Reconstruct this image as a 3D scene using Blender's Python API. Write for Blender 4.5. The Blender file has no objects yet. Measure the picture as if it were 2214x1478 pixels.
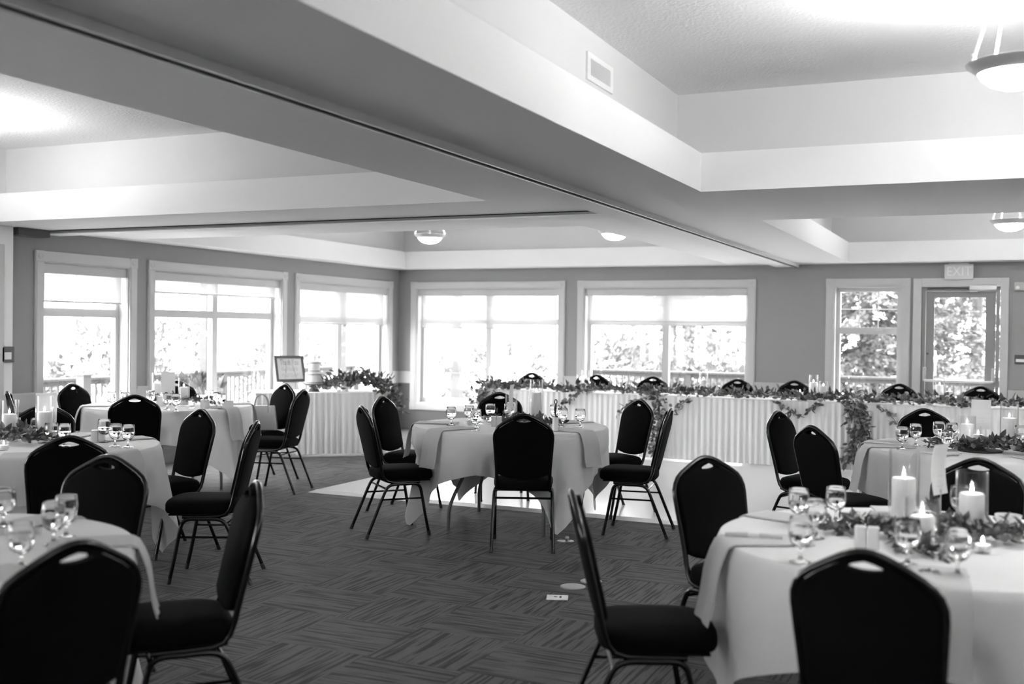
import bpy, bmesh, math, random
from mathutils import Vector, Matrix
SC = bpy.context.scene
COL = SC.collection
PI = math.pi
R = math.radians
random.seed(7)

# ------------------------------------------------------------------ camera
cam_d = bpy.data.cameras.new('camera')
cam = bpy.data.objects.new('camera', cam_d)
COL.objects.link(cam)
SC.camera = cam
cam_d.sensor_width = 36.0
cam_d.lens = 2326.476 / 2214 * 36.0
cam_d.clip_start = 0.05
cam_d.clip_end = 400
YAW, PITCH, ROLL = R(-24.50964), R(-0.669462), R(0.708592)
fw = Vector((math.sin(YAW) * math.cos(PITCH), math.cos(YAW) * math.cos(PITCH), math.sin(PITCH)))
rt = Vector((math.cos(YAW), -math.sin(YAW), 0))
up = rt.cross(fw)
rt2 = rt * math.cos(ROLL) + up * math.sin(ROLL)
up2 = -rt * math.sin(ROLL) + up * math.cos(ROLL)
cam.matrix_world = Matrix(((rt2.x, up2.x, -fw.x, 0), (rt2.y, up2.y, -fw.y, 0), (rt2.z, up2.z, -fw.z, 1.5), (0, 0, 0, 1)))
cam_d.dof.use_dof = True
cam_d.dof.focus_distance = 7.3
cam_d.dof.aperture_fstop = 1.9

def depth_u(p):                       # photo column of a world point (only used to word the labels)
    d = Vector(p) - Vector((0, 0, 1.5))
    return 1107 + 2326.476 * d.dot(rt2) / d.dot(fw)

# ------------------------------------------------------------------ world, lights, exposure
SKY = 2.75
LAMP_W = 15.0
BOWL = 6.0
world = bpy.data.worlds.new('world')
SC.world = world
world.use_nodes = True
world.node_tree.nodes['Background'].inputs[0].default_value = (1, 1, 1, 1)
world.node_tree.nodes['Background'].inputs[1].default_value = SKY
SC.view_settings.view_transform = 'Standard'
SC.view_settings.look = 'None'
SC.view_settings.gamma = 1.0
SC.view_settings.use_curve_mapping = False
SC.view_settings.exposure = 2.85
SC.cycles.max_bounces = 10
SC.cycles.diffuse_bounces = 5
SC.cycles.transparent_max_bounces = 24
SC.cycles.transmission_bounces = 10
SC.cycles.sample_clamp_indirect = 6.0
SC.cycles.use_denoising = True
SC.cycles.caustics_refractive = False
SC.cycles.blur_glossy = 0.5

def portal(name, loc, rot, w, h):
    l = bpy.data.lights.new(name, 'AREA')
    l.shape = 'RECTANGLE'; l.size = w; l.size_y = h
    l.cycles.is_portal = True
    o = bpy.data.objects.new(name, l); COL.objects.link(o)
    o.location = loc; o.rotation_euler = rot
    return o
for (y0, y1) in ((-7.5, -5.3), (-4.9, -2.7), (-2.3, -.1), (.3, 2.5), (7.41, 8.51), (8.86, 11.1), (11.47, 13.7)):
    portal('window_portal', (-8.44, (y0 + y1) / 2, 1.23), (0, R(-90), 0), 1.7, y1 - y0)
for (x0, x1, z0) in ((-7.94, -5.66, .39), (-5.28, -3.01, .39), (-1.94, -1.12, .39), (-.8, -.15, .2)):
    portal('window_portal', ((x0 + x1) / 2, 14.19, (z0 + 2.08) / 2), (R(-90), 0, 0), x1 - x0, 2.08 - z0)

# ------------------------------------------------------------------ materials
def G(v):
    return (v, v, v, 1)
def mat(name, g, rough=.6, metal=0, spec=.5, noise=0, nscale=20, bump=0, bscale=200, bdist=.002, emit=0, sub=0, sheen=0):
    m = bpy.data.materials.new(name); m.use_nodes = True
    nt = m.node_tree; p = nt.nodes['Principled BSDF']
    p.inputs['Base Color'].default_value = G(g)
    p.inputs['Roughness'].default_value = rough
    p.inputs['Metallic'].default_value = metal
    p.inputs['Specular IOR Level'].default_value = spec
    if sheen: p.inputs['Sheen Weight'].default_value = sheen
    if sub:
        p.inputs['Subsurface Weight'].default_value = sub
        p.inputs['Subsurface Radius'].default_value = (.03, .03, .03)
    if emit:
        p.inputs['Emission Color'].default_value = G(1); p.inputs['Emission Strength'].default_value = emit
    if noise or bump:
        tc = nt.nodes.new('ShaderNodeTexCoord')
    if noise:
        n = nt.nodes.new('ShaderNodeTexNoise'); n.inputs['Scale'].default_value = nscale; n.inputs['Detail'].default_value = 4
        nt.links.new(tc.outputs['Object'], n.inputs['Vector'])
        r = nt.nodes.new('ShaderNodeMapRange')
        r.inputs['From Min'].default_value = .3; r.inputs['From Max'].default_value = .7
        r.inputs['To Min'].default_value = g * (1 - noise); r.inputs['To Max'].default_value = g * (1 + noise)
        nt.links.new(n.outputs['Fac'], r.inputs['Value'])
        nt.links.new(r.outputs['Result'], p.inputs['Base Color'])
    if bump:
        n2 = nt.nodes.new('ShaderNodeTexNoise'); n2.inputs['Scale'].default_value = bscale; n2.inputs['Detail'].default_value = 3
        nt.links.new(tc.outputs['Object'], n2.inputs['Vector'])
        b = nt.nodes.new('ShaderNodeBump'); b.inputs['Strength'].default_value = bump; b.inputs['Distance'].default_value = bdist
        nt.links.new(n2.outputs['Fac'], b.inputs['Height'])
        nt.links.new(b.outputs['Normal'], p.inputs['Normal'])
    return m

M = {}
M['wall'] = mat('wall_paint', .31, .75, bump=.15, bscale=120)
M['wall_low'] = mat('lower_wall_paint', .16, .7, bump=.15, bscale=120)
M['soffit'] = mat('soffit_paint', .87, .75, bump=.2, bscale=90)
M['upright'] = mat('tray_upright_shaded', .66, .75, bump=.2, bscale=90)  # soffit paint darkened: the weaker light on the uprights is in the colour
M['ceil'] = mat('textured_ceiling', .78, .9, bump=.8, bscale=55, bdist=.006)
M['trim'] = mat('white_trim', .56, .45)
M['white'] = mat('white_enamel', .8, .35)
M['track'] = mat('track_metal', .75, .4, metal=.3)
M['black'] = mat('black_gap_and_shade', .01, .9)
M['door'] = mat('door_grey', .27, .5)
M['steel'] = mat('brushed_steel', .55, .35, metal=.8)
M['cloth'] = mat('white_linen', .8, .9, sheen=.2, noise=.03, nscale=6, bump=.2, bscale=900, bdist=.0006)
M['skirt'] = mat('white_skirting', .82, .9, sheen=.2)
M['napkin'] = mat('grey_linen', .6, .9, bump=.25, bscale=700, bdist=.0008)
M['fabric'] = mat('black_fabric', .0025, .95, spec=.08, bump=.4, bscale=600, bdist=.001, sheen=.01)
M['frame'] = mat('black_metal', .005, .17, spec=.5)
M['legmetal'] = mat('grey_table_leg', .22, .35, metal=.6)
M['wood'] = mat('table_ply', .3, .6)
M['candle'] = mat('candle_wax', .82, .45, sub=.25)
M['flame'] = mat('flame', .9, .5, emit=9)
M['wick'] = mat('wick', .03, .9)
M['bowl'] = mat('lit_bowl_glass', .9, .4, emit=BOWL)
M['bulb'] = mat('bulb', .9, .4, emit=60)
M['ring'] = mat('pewter_ring', .5, .4, metal=.2)
M['salt'] = mat('white_ceramic', .78, .25)
M['card'] = mat('white_card', .8, .8)
M['ink'] = mat('ink', .35, .8)
M['ink_dark'] = mat('dark_ink', .12, .8)
M['slab'] = mat('dark_wood_slab', .025, .7, noise=.4, nscale=15)
M['leaf_a'] = mat('dark_leaf', .055, .5, noise=.35, nscale=30)
M['leaf_b'] = mat('eucalyptus_leaf', .26, .6, noise=.3, nscale=30)
M['leaf_c'] = mat('mid_leaf', .12, .55, noise=.3, nscale=30)
M['stem'] = mat('plant_stem', .06, .7)
M['cake'] = mat('cream_icing', .72, .7, noise=.12, nscale=14, bump=.4, bscale=40, bdist=.004)
M['sponge'] = mat('bare_sponge', .33, .85, noise=.35, nscale=40)
M['stand'] = mat('dark_wood_stand', .09, .6, noise=.3, nscale=25)
M['signframe'] = mat('dark_frame', .09, .6, noise=.4, nscale=80)
M['bag'] = mat('pale_leather', .6, .5)
M['bagside'] = mat('grey_leather', .42, .5)
M['blackplastic'] = mat('black_plastic', .015, .3)
M['dance'] = mat('white_dance_floor', .74, .22, spec=.5)
M['needle'] = mat('spruce_needles', .15, .8, noise=.35, nscale=2)
M['needle_far'] = mat('far_leaves', .09, .8, noise=.25, nscale=2)
M['bark'] = mat('bark', .1, .9)
M['lawn'] = mat('lawn', .5, .95, noise=.25, nscale=.7)
M['deck'] = mat('deck_boards', .5, .8, noise=.15, nscale=4)
M['rail'] = mat('grey_railing', .05, .6)
M['post'] = mat('grey_post', .08, .7)
M['plastic'] = mat('beige_plastic', .5, .5)
M['darkplastic'] = mat('dark_plate', .08, .4)
M['cassette'] = mat('shade_cassette', .55, .6)

def thin_glass(name, edge=.35, tint=.97, rough=0.0):
    m = bpy.data.materials.new(name); m.use_nodes = True
    nt = m.node_tree; nt.nodes.clear()
    out = nt.nodes.new('ShaderNodeOutputMaterial')
    tr = nt.nodes.new('ShaderNodeBsdfTransparent'); tr.inputs[0].default_value = G(tint)
    gl = nt.nodes.new('ShaderNodeBsdfGlossy'); gl.inputs['Roughness'].default_value = rough; gl.inputs[0].default_value = G(.95)
    fr = nt.nodes.new('ShaderNodeLayerWeight'); fr.inputs['Blend'].default_value = .5
    pw = nt.nodes.new('ShaderNodeMath'); pw.operation = 'POWER'; pw.inputs[1].default_value = 2.6 if edge > .7 else 3.5
    ma = nt.nodes.new('ShaderNodeMath'); ma.operation = 'MULTIPLY_ADD'; ma.inputs[1].default_value = edge; ma.inputs[2].default_value = .035
    mx = nt.nodes.new('ShaderNodeMixShader')
    nt.links.new(fr.outputs['Facing'], pw.inputs[0]); nt.links.new(pw.outputs[0], ma.inputs[0])
    nt.links.new(ma.outputs[0], mx.inputs[0])
    nt.links.new(tr.outputs[0], mx.inputs[1]); nt.links.new(gl.outputs[0], mx.inputs[2])
    nt.links.new(mx.outputs[0], out.inputs[0])
    return m
M['pane'] = thin_glass('window_glass', .6, .95)
M['vase'] = thin_glass('vase_glass', .9, .98, .12)
def solid_glass(name, ior):
    m = bpy.data.materials.new(name); m.use_nodes = True
    nt = m.node_tree; nt.nodes.clear()
    out = nt.nodes.new('ShaderNodeOutputMaterial')
    g = nt.nodes.new('ShaderNodeBsdfGlass'); g.inputs['IOR'].default_value = ior; g.inputs['Roughness'].default_value = 0
    nt.links.new(g.outputs[0], out.inputs[0])
    return m
M['goblet'] = solid_glass('goblet_glass', 1.47)
M['water'] = solid_glass('water', 1.33)
def shade_mat():
    m = bpy.data.materials.new('roller_shade_mesh'); m.use_nodes = True
    nt = m.node_tree; nt.nodes.clear()
    out = nt.nodes.new('ShaderNodeOutputMaterial')
    tr = nt.nodes.new('ShaderNodeBsdfTransparent'); tr.inputs[0].default_value = G(.215)
    df = nt.nodes.new('ShaderNodeBsdfDiffuse'); df.inputs[0].default_value = G(.4)
    tl = nt.nodes.new('ShaderNodeBsdfTranslucent'); tl.inputs[0].default_value = G(.14)
    a = nt.nodes.new('ShaderNodeAddShader'); b = nt.nodes.new('ShaderNodeAddShader')
    nt.links.new(df.outputs[0], a.inputs[0]); nt.links.new(tl.outputs[0], a.inputs[1])
    nt.links.new(a.outputs[0], b.inputs[0]); nt.links.new(tr.outputs[0], b.inputs[1])
    nt.links.new(b.outputs[0], out.inputs[0])
    return m
M['shade'] = shade_mat()
def carpet_mat():
    m = bpy.data.materials.new('striped_carpet'); m.use_nodes = True
    nt = m.node_tree; N = nt.nodes; Lk = nt.links
    p = N['Principled BSDF']; p.inputs['Roughness'].default_value = .7; p.inputs['Specular IOR Level'].default_value = .2; p.inputs['Sheen Weight'].default_value = .05; p.inputs['Sheen Roughness'].default_value = .4
    geo = N.new('ShaderNodeNewGeometry')
    sep = N.new('ShaderNodeSeparateXYZ'); Lk.new(geo.outputs['Position'], sep.inputs[0])
    def mth(op, a, b=None):
        n = N.new('ShaderNodeMath'); n.operation = op
        for i, v in enumerate((a, b)):
            if v is None: continue
            if isinstance(v, (int, float)): n.inputs[i].default_value = v
            else: Lk.new(v, n.inputs[i])
        return n.outputs[0]
    T = .5
    X = mth('ADD', sep.outputs[0], 100.13); Y = mth('ADD', sep.outputs[1], 100.31)
    ix = mth('FLOOR', mth('DIVIDE', X, T)); iy = mth('FLOOR', mth('DIVIDE', Y, T))
    par = mth('MODULO', mth('ADD', ix, iy), 2.0)
    inv = mth('SUBTRACT', 1.0, par)
    u = mth('ADD', mth('MULTIPLY', X, par), mth('MULTIPLY', Y, inv))
    v = mth('ADD', mth('MULTIPLY', Y, par), mth('MULTIPLY', X, inv))
    tile = mth('ADD', mth('MULTIPLY', ix, 7.31), mth('MULTIPLY', iy, 13.77))
    cmb = N.new('ShaderNodeCombineXYZ')
    Lk.new(mth('MULTIPLY', u, 3.0), cmb.inputs[0]); Lk.new(mth('MULTIPLY', v, 66.0), cmb.inputs[1]); Lk.new(tile, cmb.inputs[2])
    n1 = N.new('ShaderNodeTexNoise'); n1.inputs['Scale'].default_value = 1.0; n1.inputs['Detail'].default_value = 1.5
    Lk.new(cmb.outputs[0], n1.inputs['Vector'])
    st = N.new('ShaderNodeMapRange'); st.inputs['From Min'].default_value = .42; st.inputs['From Max'].default_value = .5
    Lk.new(n1.outputs['Fac'], st.inputs['Value'])
    n2 = N.new('ShaderNodeTexNoise'); n2.inputs['Scale'].default_value = 160; n2.inputs['Detail'].default_value = 2
    Lk.new(geo.outputs['Position'], n2.inputs['Vector'])
    n3 = N.new('ShaderNodeTexNoise'); n3.inputs['Scale'].default_value = 9; n3.inputs['Detail'].default_value = 3
    Lk.new(geo.outputs['Position'], n3.inputs['Vector'])
    g = mth('ADD', mth('MULTIPLY', st.outputs[0], .068), .01)
    g = mth('MULTIPLY', g, mth('ADD', .45, mth('MULTIPLY', n2.outputs['Fac'], 1.1)))
    g = mth('MULTIPLY', g, mth('ADD', .7, mth('MULTIPLY', n3.outputs['Fac'], .6)))
    cc = N.new('ShaderNodeCombineColor')
    for i in range(3): Lk.new(g, cc.inputs[i])
    Lk.new(cc.outputs[0], p.inputs['Base Color'])
    b = N.new('ShaderNodeBump'); b.inputs['Strength'].default_value = .5; b.inputs['Distance'].default_value = .004
    Lk.new(n2.outputs['Fac'], b.inputs['Height']); Lk.new(b.outputs['Normal'], p.inputs['Normal'])
    return m
M['carpet'] = carpet_mat()

# ------------------------------------------------------------------ mesh helpers
def obj(name, bm, m, parent=None, smooth=None, loc=None):
    me = bpy.data.meshes.new(name)
    bmesh.ops.recalc_face_normals(bm, faces=bm.faces[:])
    if smooth is not None:
        for f in bm.faces: f.smooth = True
        for e in bm.edges:
            if len(e.link_faces) == 2 and e.calc_face_angle(0) > R(smooth): e.smooth = False
    bm.to_mesh(me); bm.free()
    for mm in (m if isinstance(m, (list, tuple)) else [m]): me.materials.append(mm)
    o = bpy.data.objects.new(name, me); COL.objects.link(o)
    if parent: o.parent = parent
    if loc: o.location = loc
    return o
def tag(o, label, cat, group=None):
    o['label'] = label; o['category'] = cat
    if group: o['group'] = group
    return o
def thing(name, label, cat, loc=(0, 0, 0), rotz=0, group=None):
    o = bpy.data.objects.new(name, None); COL.objects.link(o)
    o.empty_display_size = .05
    o.location = loc; o.rotation_euler = (0, 0, rotz)
    return tag(o, label, cat, group)
def struct(o):
    o['kind'] = 'structure'; return o
def dup(root, loc, rotz, label, group=None, rot=None):
    r = root.copy(); COL.objects.link(r); r.location = loc; r.rotation_euler = rot or (0, 0, rotz)
    r['label'] = label
    if group: r['group'] = group
    for ch in list(root.children):
        c = ch.copy(); COL.objects.link(c); c.parent = r
        for g in list(ch.children):
            d = g.copy(); COL.objects.link(d); d.parent = c
    return r
def box(bm, x0, x1, y0, y1, z0, z1, mi=0, mtx=None):
    vs = [bm.verts.new(Vector(c) if mtx is None else mtx @ Vector(c)) for c in
          ((x0, y0, z0), (x1, y0, z0), (x1, y1, z0), (x0, y1, z0), (x0, y0, z1), (x1, y0, z1), (x1, y1, z1), (x0, y1, z1))]
    for f in ((0, 3, 2, 1), (4, 5, 6, 7), (0, 1, 5, 4), (1, 2, 6, 5), (2, 3, 7, 6), (3, 0, 4, 7)):
        fc = bm.faces.new([vs[i] for i in f]); fc.material_index = mi
    return vs
def bevel(bm, off, seg=2):
    bmesh.ops.bevel(bm, geom=bm.edges[:], offset=off, segments=seg, affect='EDGES', clamp_overlap=True, profile=.5)
def B(x0, x1, y0, y1, z0, z1, bev=0, seg=2, mtx=None):
    bm = bmesh.new(); box(bm, x0, x1, y0, y1, z0, z1, 0, mtx)
    if bev: bevel(bm, bev, seg)
    return bm
def rings(bm, rs, cap0=True, cap1=True, closed=True):
    prev = None; first = None
    for r in rs:
        vs = [bm.verts.new(c) for c in r]
        if prev:
            n = len(vs)
            for i in range(n if closed else n - 1):
                j = (i + 1) % n
                bm.faces.new((prev[i], prev[j], vs[j], vs[i]))
        else: first = vs
        prev = vs
    if cap0: bm.faces.new(first[::-1])
    if cap1: bm.faces.new(prev)
def lathe(bm, prof, n=24, c=(0, 0, 0)):
    rs = []
    for (r, z) in prof:
        rs.append([(c[0] + max(r, 1e-4) * math.cos(2 * PI * i / n), c[1] + max(r, 1e-4) * math.sin(2 * PI * i / n), c[2] + z) for i in range(n)])
    rings(bm, rs, True, True)
def tube(bm, pts, r, n=8, cap=True):
    pts = [Vector(p) for p in pts]
    rs = []; prevx = None
    for i, p in enumerate(pts):
        a = pts[max(0, i - 1)]; b = pts[min(len(pts) - 1, i + 1)]
        d = (b - a).normalized()
        ref = prevx if prevx is not None else (Vector((0, 0, 1)) if abs(d.z) < .9 else Vector((1, 0, 0)))
        x = (ref - d * ref.dot(d))
        if x.length < 1e-5: x = d.orthogonal()
        x.normalize(); y = d.cross(x); prevx = x
        rr = r[i] if isinstance(r, (list, tuple)) else r
        rs.append([p + x * rr * math.cos(2 * PI * k / n) + y * rr * math.sin(2 * PI * k / n) for k in range(n)])
    rings(bm, rs, cap, cap)
def smooth_path(pts, k=4):
    pts = [Vector(p) for p in pts]; out = []
    for i in range(len(pts) - 1):
        p0 = pts[max(0, i - 1)]; p1 = pts[i]; p2 = pts[i + 1]; p3 = pts[min(len(pts) - 1, i + 2)]
        for j in range(k):
            t = j / k
            out.append(.5 * ((2 * p1) + (p2 - p0) * t + (2 * p0 - 5 * p1 + 4 * p2 - p3) * t * t + (3 * p1 - p0 - 3 * p2 + p3) * t ** 3))
    out.append(pts[-1]); return out
def grid_solid(ub, vb, solid, w0, w1, axes, matidx=None):
    """cells of a plane grid (u,v) extruded from w0 to w1; faces only where solid meets void."""
    bm = bmesh.new(); cache = {}
    def V(u, v, w):
        k = (round(u, 5), round(v, 5), round(w, 5))
        if k not in cache: cache[k] = bm.verts.new(axes(u, v, w))
        return cache[k]
    nu, nv = len(ub) - 1, len(vb) - 1
    S = [[solid((ub[i] + ub[i + 1]) / 2, (vb[j] + vb[j + 1]) / 2) for j in range(nv)] for i in range(nu)]
    g = lambda i, j: 0 <= i < nu and 0 <= j < nv and S[i][j]
    for i in range(nu):
        for j in range(nv):
            if not S[i][j]: continue
            a, b, c, d = ub[i], ub[i + 1], vb[j], vb[j + 1]
            fs = [[(a, c, w0), (a, d, w0), (b, d, w0), (b, c, w0)], [(a, c, w1), (b, c, w1), (b, d, w1), (a, d, w1)]]
            if not g(i - 1, j): fs.append([(a, c, w0), (a, c, w1), (a, d, w1), (a, d, w0)])
            if not g(i + 1, j): fs.append([(b, c, w0), (b, d, w0), (b, d, w1), (b, c, w1)])
            if not g(i, j - 1): fs.append([(a, c, w0), (b, c, w0), (b, c, w1), (a, c, w1)])
            if not g(i, j + 1): fs.append([(a, d, w0), (a, d, w1), (b, d, w1), (b, d, w0)])
            for f in fs:
                fc = bm.faces.new([V(*p) for p in f])
                if matidx: fc.material_index = matidx((a + b) / 2, (c + d) / 2)
    return bm

# ------------------------------------------------------------------ room shell
XL, XR, YF, YB = -8.257, 5.2, -8.0, 14.0
ZS, ZL, ZC = 2.37, 2.61, 3.03
fl = struct(obj('floor', B(XL - .2, XR + .2, YF - .2, YB + .2, -.1, 0), M['carpet']))

# the left wall's windows by Y, the far wall's by X (outer edges of their casings)
LW = [(7.313, 8.609), (8.776, 11.203), (11.375, 13.791)]
BW = [(-8.042, -5.57), (-5.384, -2.917), (-2.034, -1.035)]
CT, CZ0, CZ1 = .098, .29, 2.185
DOOR = (-.905, -.03, 2.075)
def wall_with(name, u0, u1, holes, axes, zt=2.61):
    ub = sorted(set([u0, u1] + [h[0] for h in holes] + [h[1] for h in holes]))
    vb = sorted(set([0, .77, zt] + [h[2] for h in holes] + [h[3] for h in holes]))
    sol = lambda u, v: not any(h[0] < u < h[1] and h[2] < v < h[3] for h in holes)
    return struct(obj(name, grid_solid(ub, vb, sol, 0, .19, axes, lambda u, v: 1 if v < .77 else 0), [M['wall'], M['wall_low']]))
LW_ADDED = [(-7.6, -5.2), (-5.0, -2.6), (-2.4, 0), (.2, 2.6)]  # windows added in the unseen part of the wall for more daylight
hl = [(a + CT, b - CT, CZ0 + CT, CZ1 - CT) for a, b in LW + LW_ADDED]
hb = [(a + CT, b - CT, CZ0 + CT, CZ1 - CT) for a, b in BW] + [(DOOR[0], DOOR[1], 0, DOOR[2])]
wall_with('wall_left', YF, YB + .19, hl, lambda u, v, w: (XL - w, u, v), 3.2)
wall_with('wall_back', XL, XR, hb, lambda u, v, w: (u, YB + w, v), 3.2)
struct(obj('wall_right', B(XR, XR + .19, YF, YB + .19, 0, 3.2), M['wall']))
struct(obj('wall_front', B(XL, XR, YF - .19, YF, 0, 3.2), M['wall']))
bm = B(XL, -8.12, 4.2, 6.96, 0, ZS, .004, 1)
struct(obj('wall_left_pilaster', bm, M['soffit']))

# ceiling: lip of soffits between four raised trays, set-back uprights above them, textured tops
XB = [XL, -7.93, -3.2, -1.722, 3.4, XR]
YBK = [YF, -6.3, 6.58, 8.40, 13.62, YB]
tray = lambda i, j: i in (1, 3) and j in (1, 3)
def is_solid(xb, yb):
    def f(u, v):
        i = max(k for k in range(5) if xb[k] <= u); j = max(k for k in range(5) if yb[k] <= v)
        return not (i in (1, 3) and j in (1, 3))
    return f
bm = grid_solid(XB, YBK, is_solid(XB, YBK), ZS, ZL, lambda u, v, w: (u, v, w))
es = [e for e in bm.edges if all(abs(v.co.z - ZS) < 1e-4 for v in e.verts) and len(e.link_faces) == 2 and e.calc_face_angle(0) > 1
      and not any(abs(v.co.x - XL) < 1e-3 or abs(v.co.x - XR) < 1e-3 or abs(v.co.y - YF) < 1e-3 or abs(v.co.y - YB) < 1e-3 for v in e.verts)]
bmesh.ops.bevel(bm, geom=es, offset=.022, segments=3, affect='EDGES', profile=.5)
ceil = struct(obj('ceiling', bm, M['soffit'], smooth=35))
s = .22
XU = [XL, XB[1] - .1, XB[2] + s, XB[3] - s, XB[4] + s, XR]
YU = [YF, YBK[1] - s, YBK[2] + s, YBK[3] - s, YBK[4] + .1, YB]
bm = grid_solid(XU, YU, is_solid(XU, YU), ZL + .001, ZC, lambda u, v, w: (u, v, w))
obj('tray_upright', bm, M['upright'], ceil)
obj('tray_top', B(XL, XR, YF, YB, ZC, ZC + .12), M['ceil'], ceil)

# folding-partition tracks under the soffits
def track(name, pts, label):
    x0, x1, y0, y1 = pts
    root = struct(thing(name, label, 'ceiling track'))
    del root['category']
    return root
tr = struct(obj('trim_1', B(-2.66, -2.44, YF, YB - .002, 2.337, ZS - .0005), M['soffit']))
obj('track_side', B(-2.384, -2.372, YF, YB - .002, 2.337, ZS - .0005), M['soffit'], tr)
obj('track_lip', B(-2.384, -2.3715, YF, YB - .003, 2.3315, 2.337), M['track'], tr)
obj('track_lip', B(-2.4395, -2.428, YF, YB - .003, 2.3315, 2.337), M['track'], tr)
obj('track_slot_and_shade', B(-2.4279, -2.3841, YF, YB - .004, 2.3385, ZS - .0004), M['black'], tr)
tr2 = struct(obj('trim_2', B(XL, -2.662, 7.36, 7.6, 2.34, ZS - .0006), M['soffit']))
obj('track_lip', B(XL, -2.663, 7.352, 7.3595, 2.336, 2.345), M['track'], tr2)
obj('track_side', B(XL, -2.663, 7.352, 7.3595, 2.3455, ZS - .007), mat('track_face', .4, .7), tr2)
obj('track_slot_and_shade', B(XL, -2.663, 7.3515, 7.3595, ZS - .0069, ZS - .001), M['black'], tr2)  # black strip standing in for the shadow where header meets soffit
struct(obj('trim_3', B(XL + .001, -8.10, 7.0, 7.35, 2.30, ZS - .001), M['darkplastic']))

# chair rail and cove base
def rail_l(n, a, b, side):
    if side == 'L':
        bm = B(XL, XL + .022, a, b, .68, .835); box(bm, XL, XL + .036, a, b, .835, .855)
    else:
        bm = B(a, b, YB - .022, YB, .68, .835); box(bm, a, b, YB - .036, YB, .835, .855)
    return struct(obj('trim_%d' % n, bm, M['trim']))
n = 4
for (a, b) in ((6.97, 7.312), (8.61, 8.775), (11.204, 11.374), (13.792, 13.98)):
    rail_l(n, a, b, 'L'); n += 1
for (a, b) in ((XL + .02, -8.043), (-5.569, -5.385), (-2.916, -2.035), (.062, XR)):
    rail_l(n, a, b, 'B'); n += 1
rl = obj('trim_%d' % n, B(-8.12, -8.098, 4.2, 6.955, .68, .855), M['trim']); struct(rl); n += 1
struct(obj('trim_%d' % n, B(-8.12, -8.09, 6.0, 6.842, .856, 2.2), M['trim'])); n += 1
struct(obj('baseboard_left', B(XL, XL + .014, 6.96, YB, 0, .1), M['wall_low']))
bb = B(XL + .014, -1.005, YB - .014, YB, 0, .1); box(bb, .061, XR, YB - .014, YB, 0, .1)
struct(obj('baseboard_back', bb, M['wall_low']))

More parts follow.
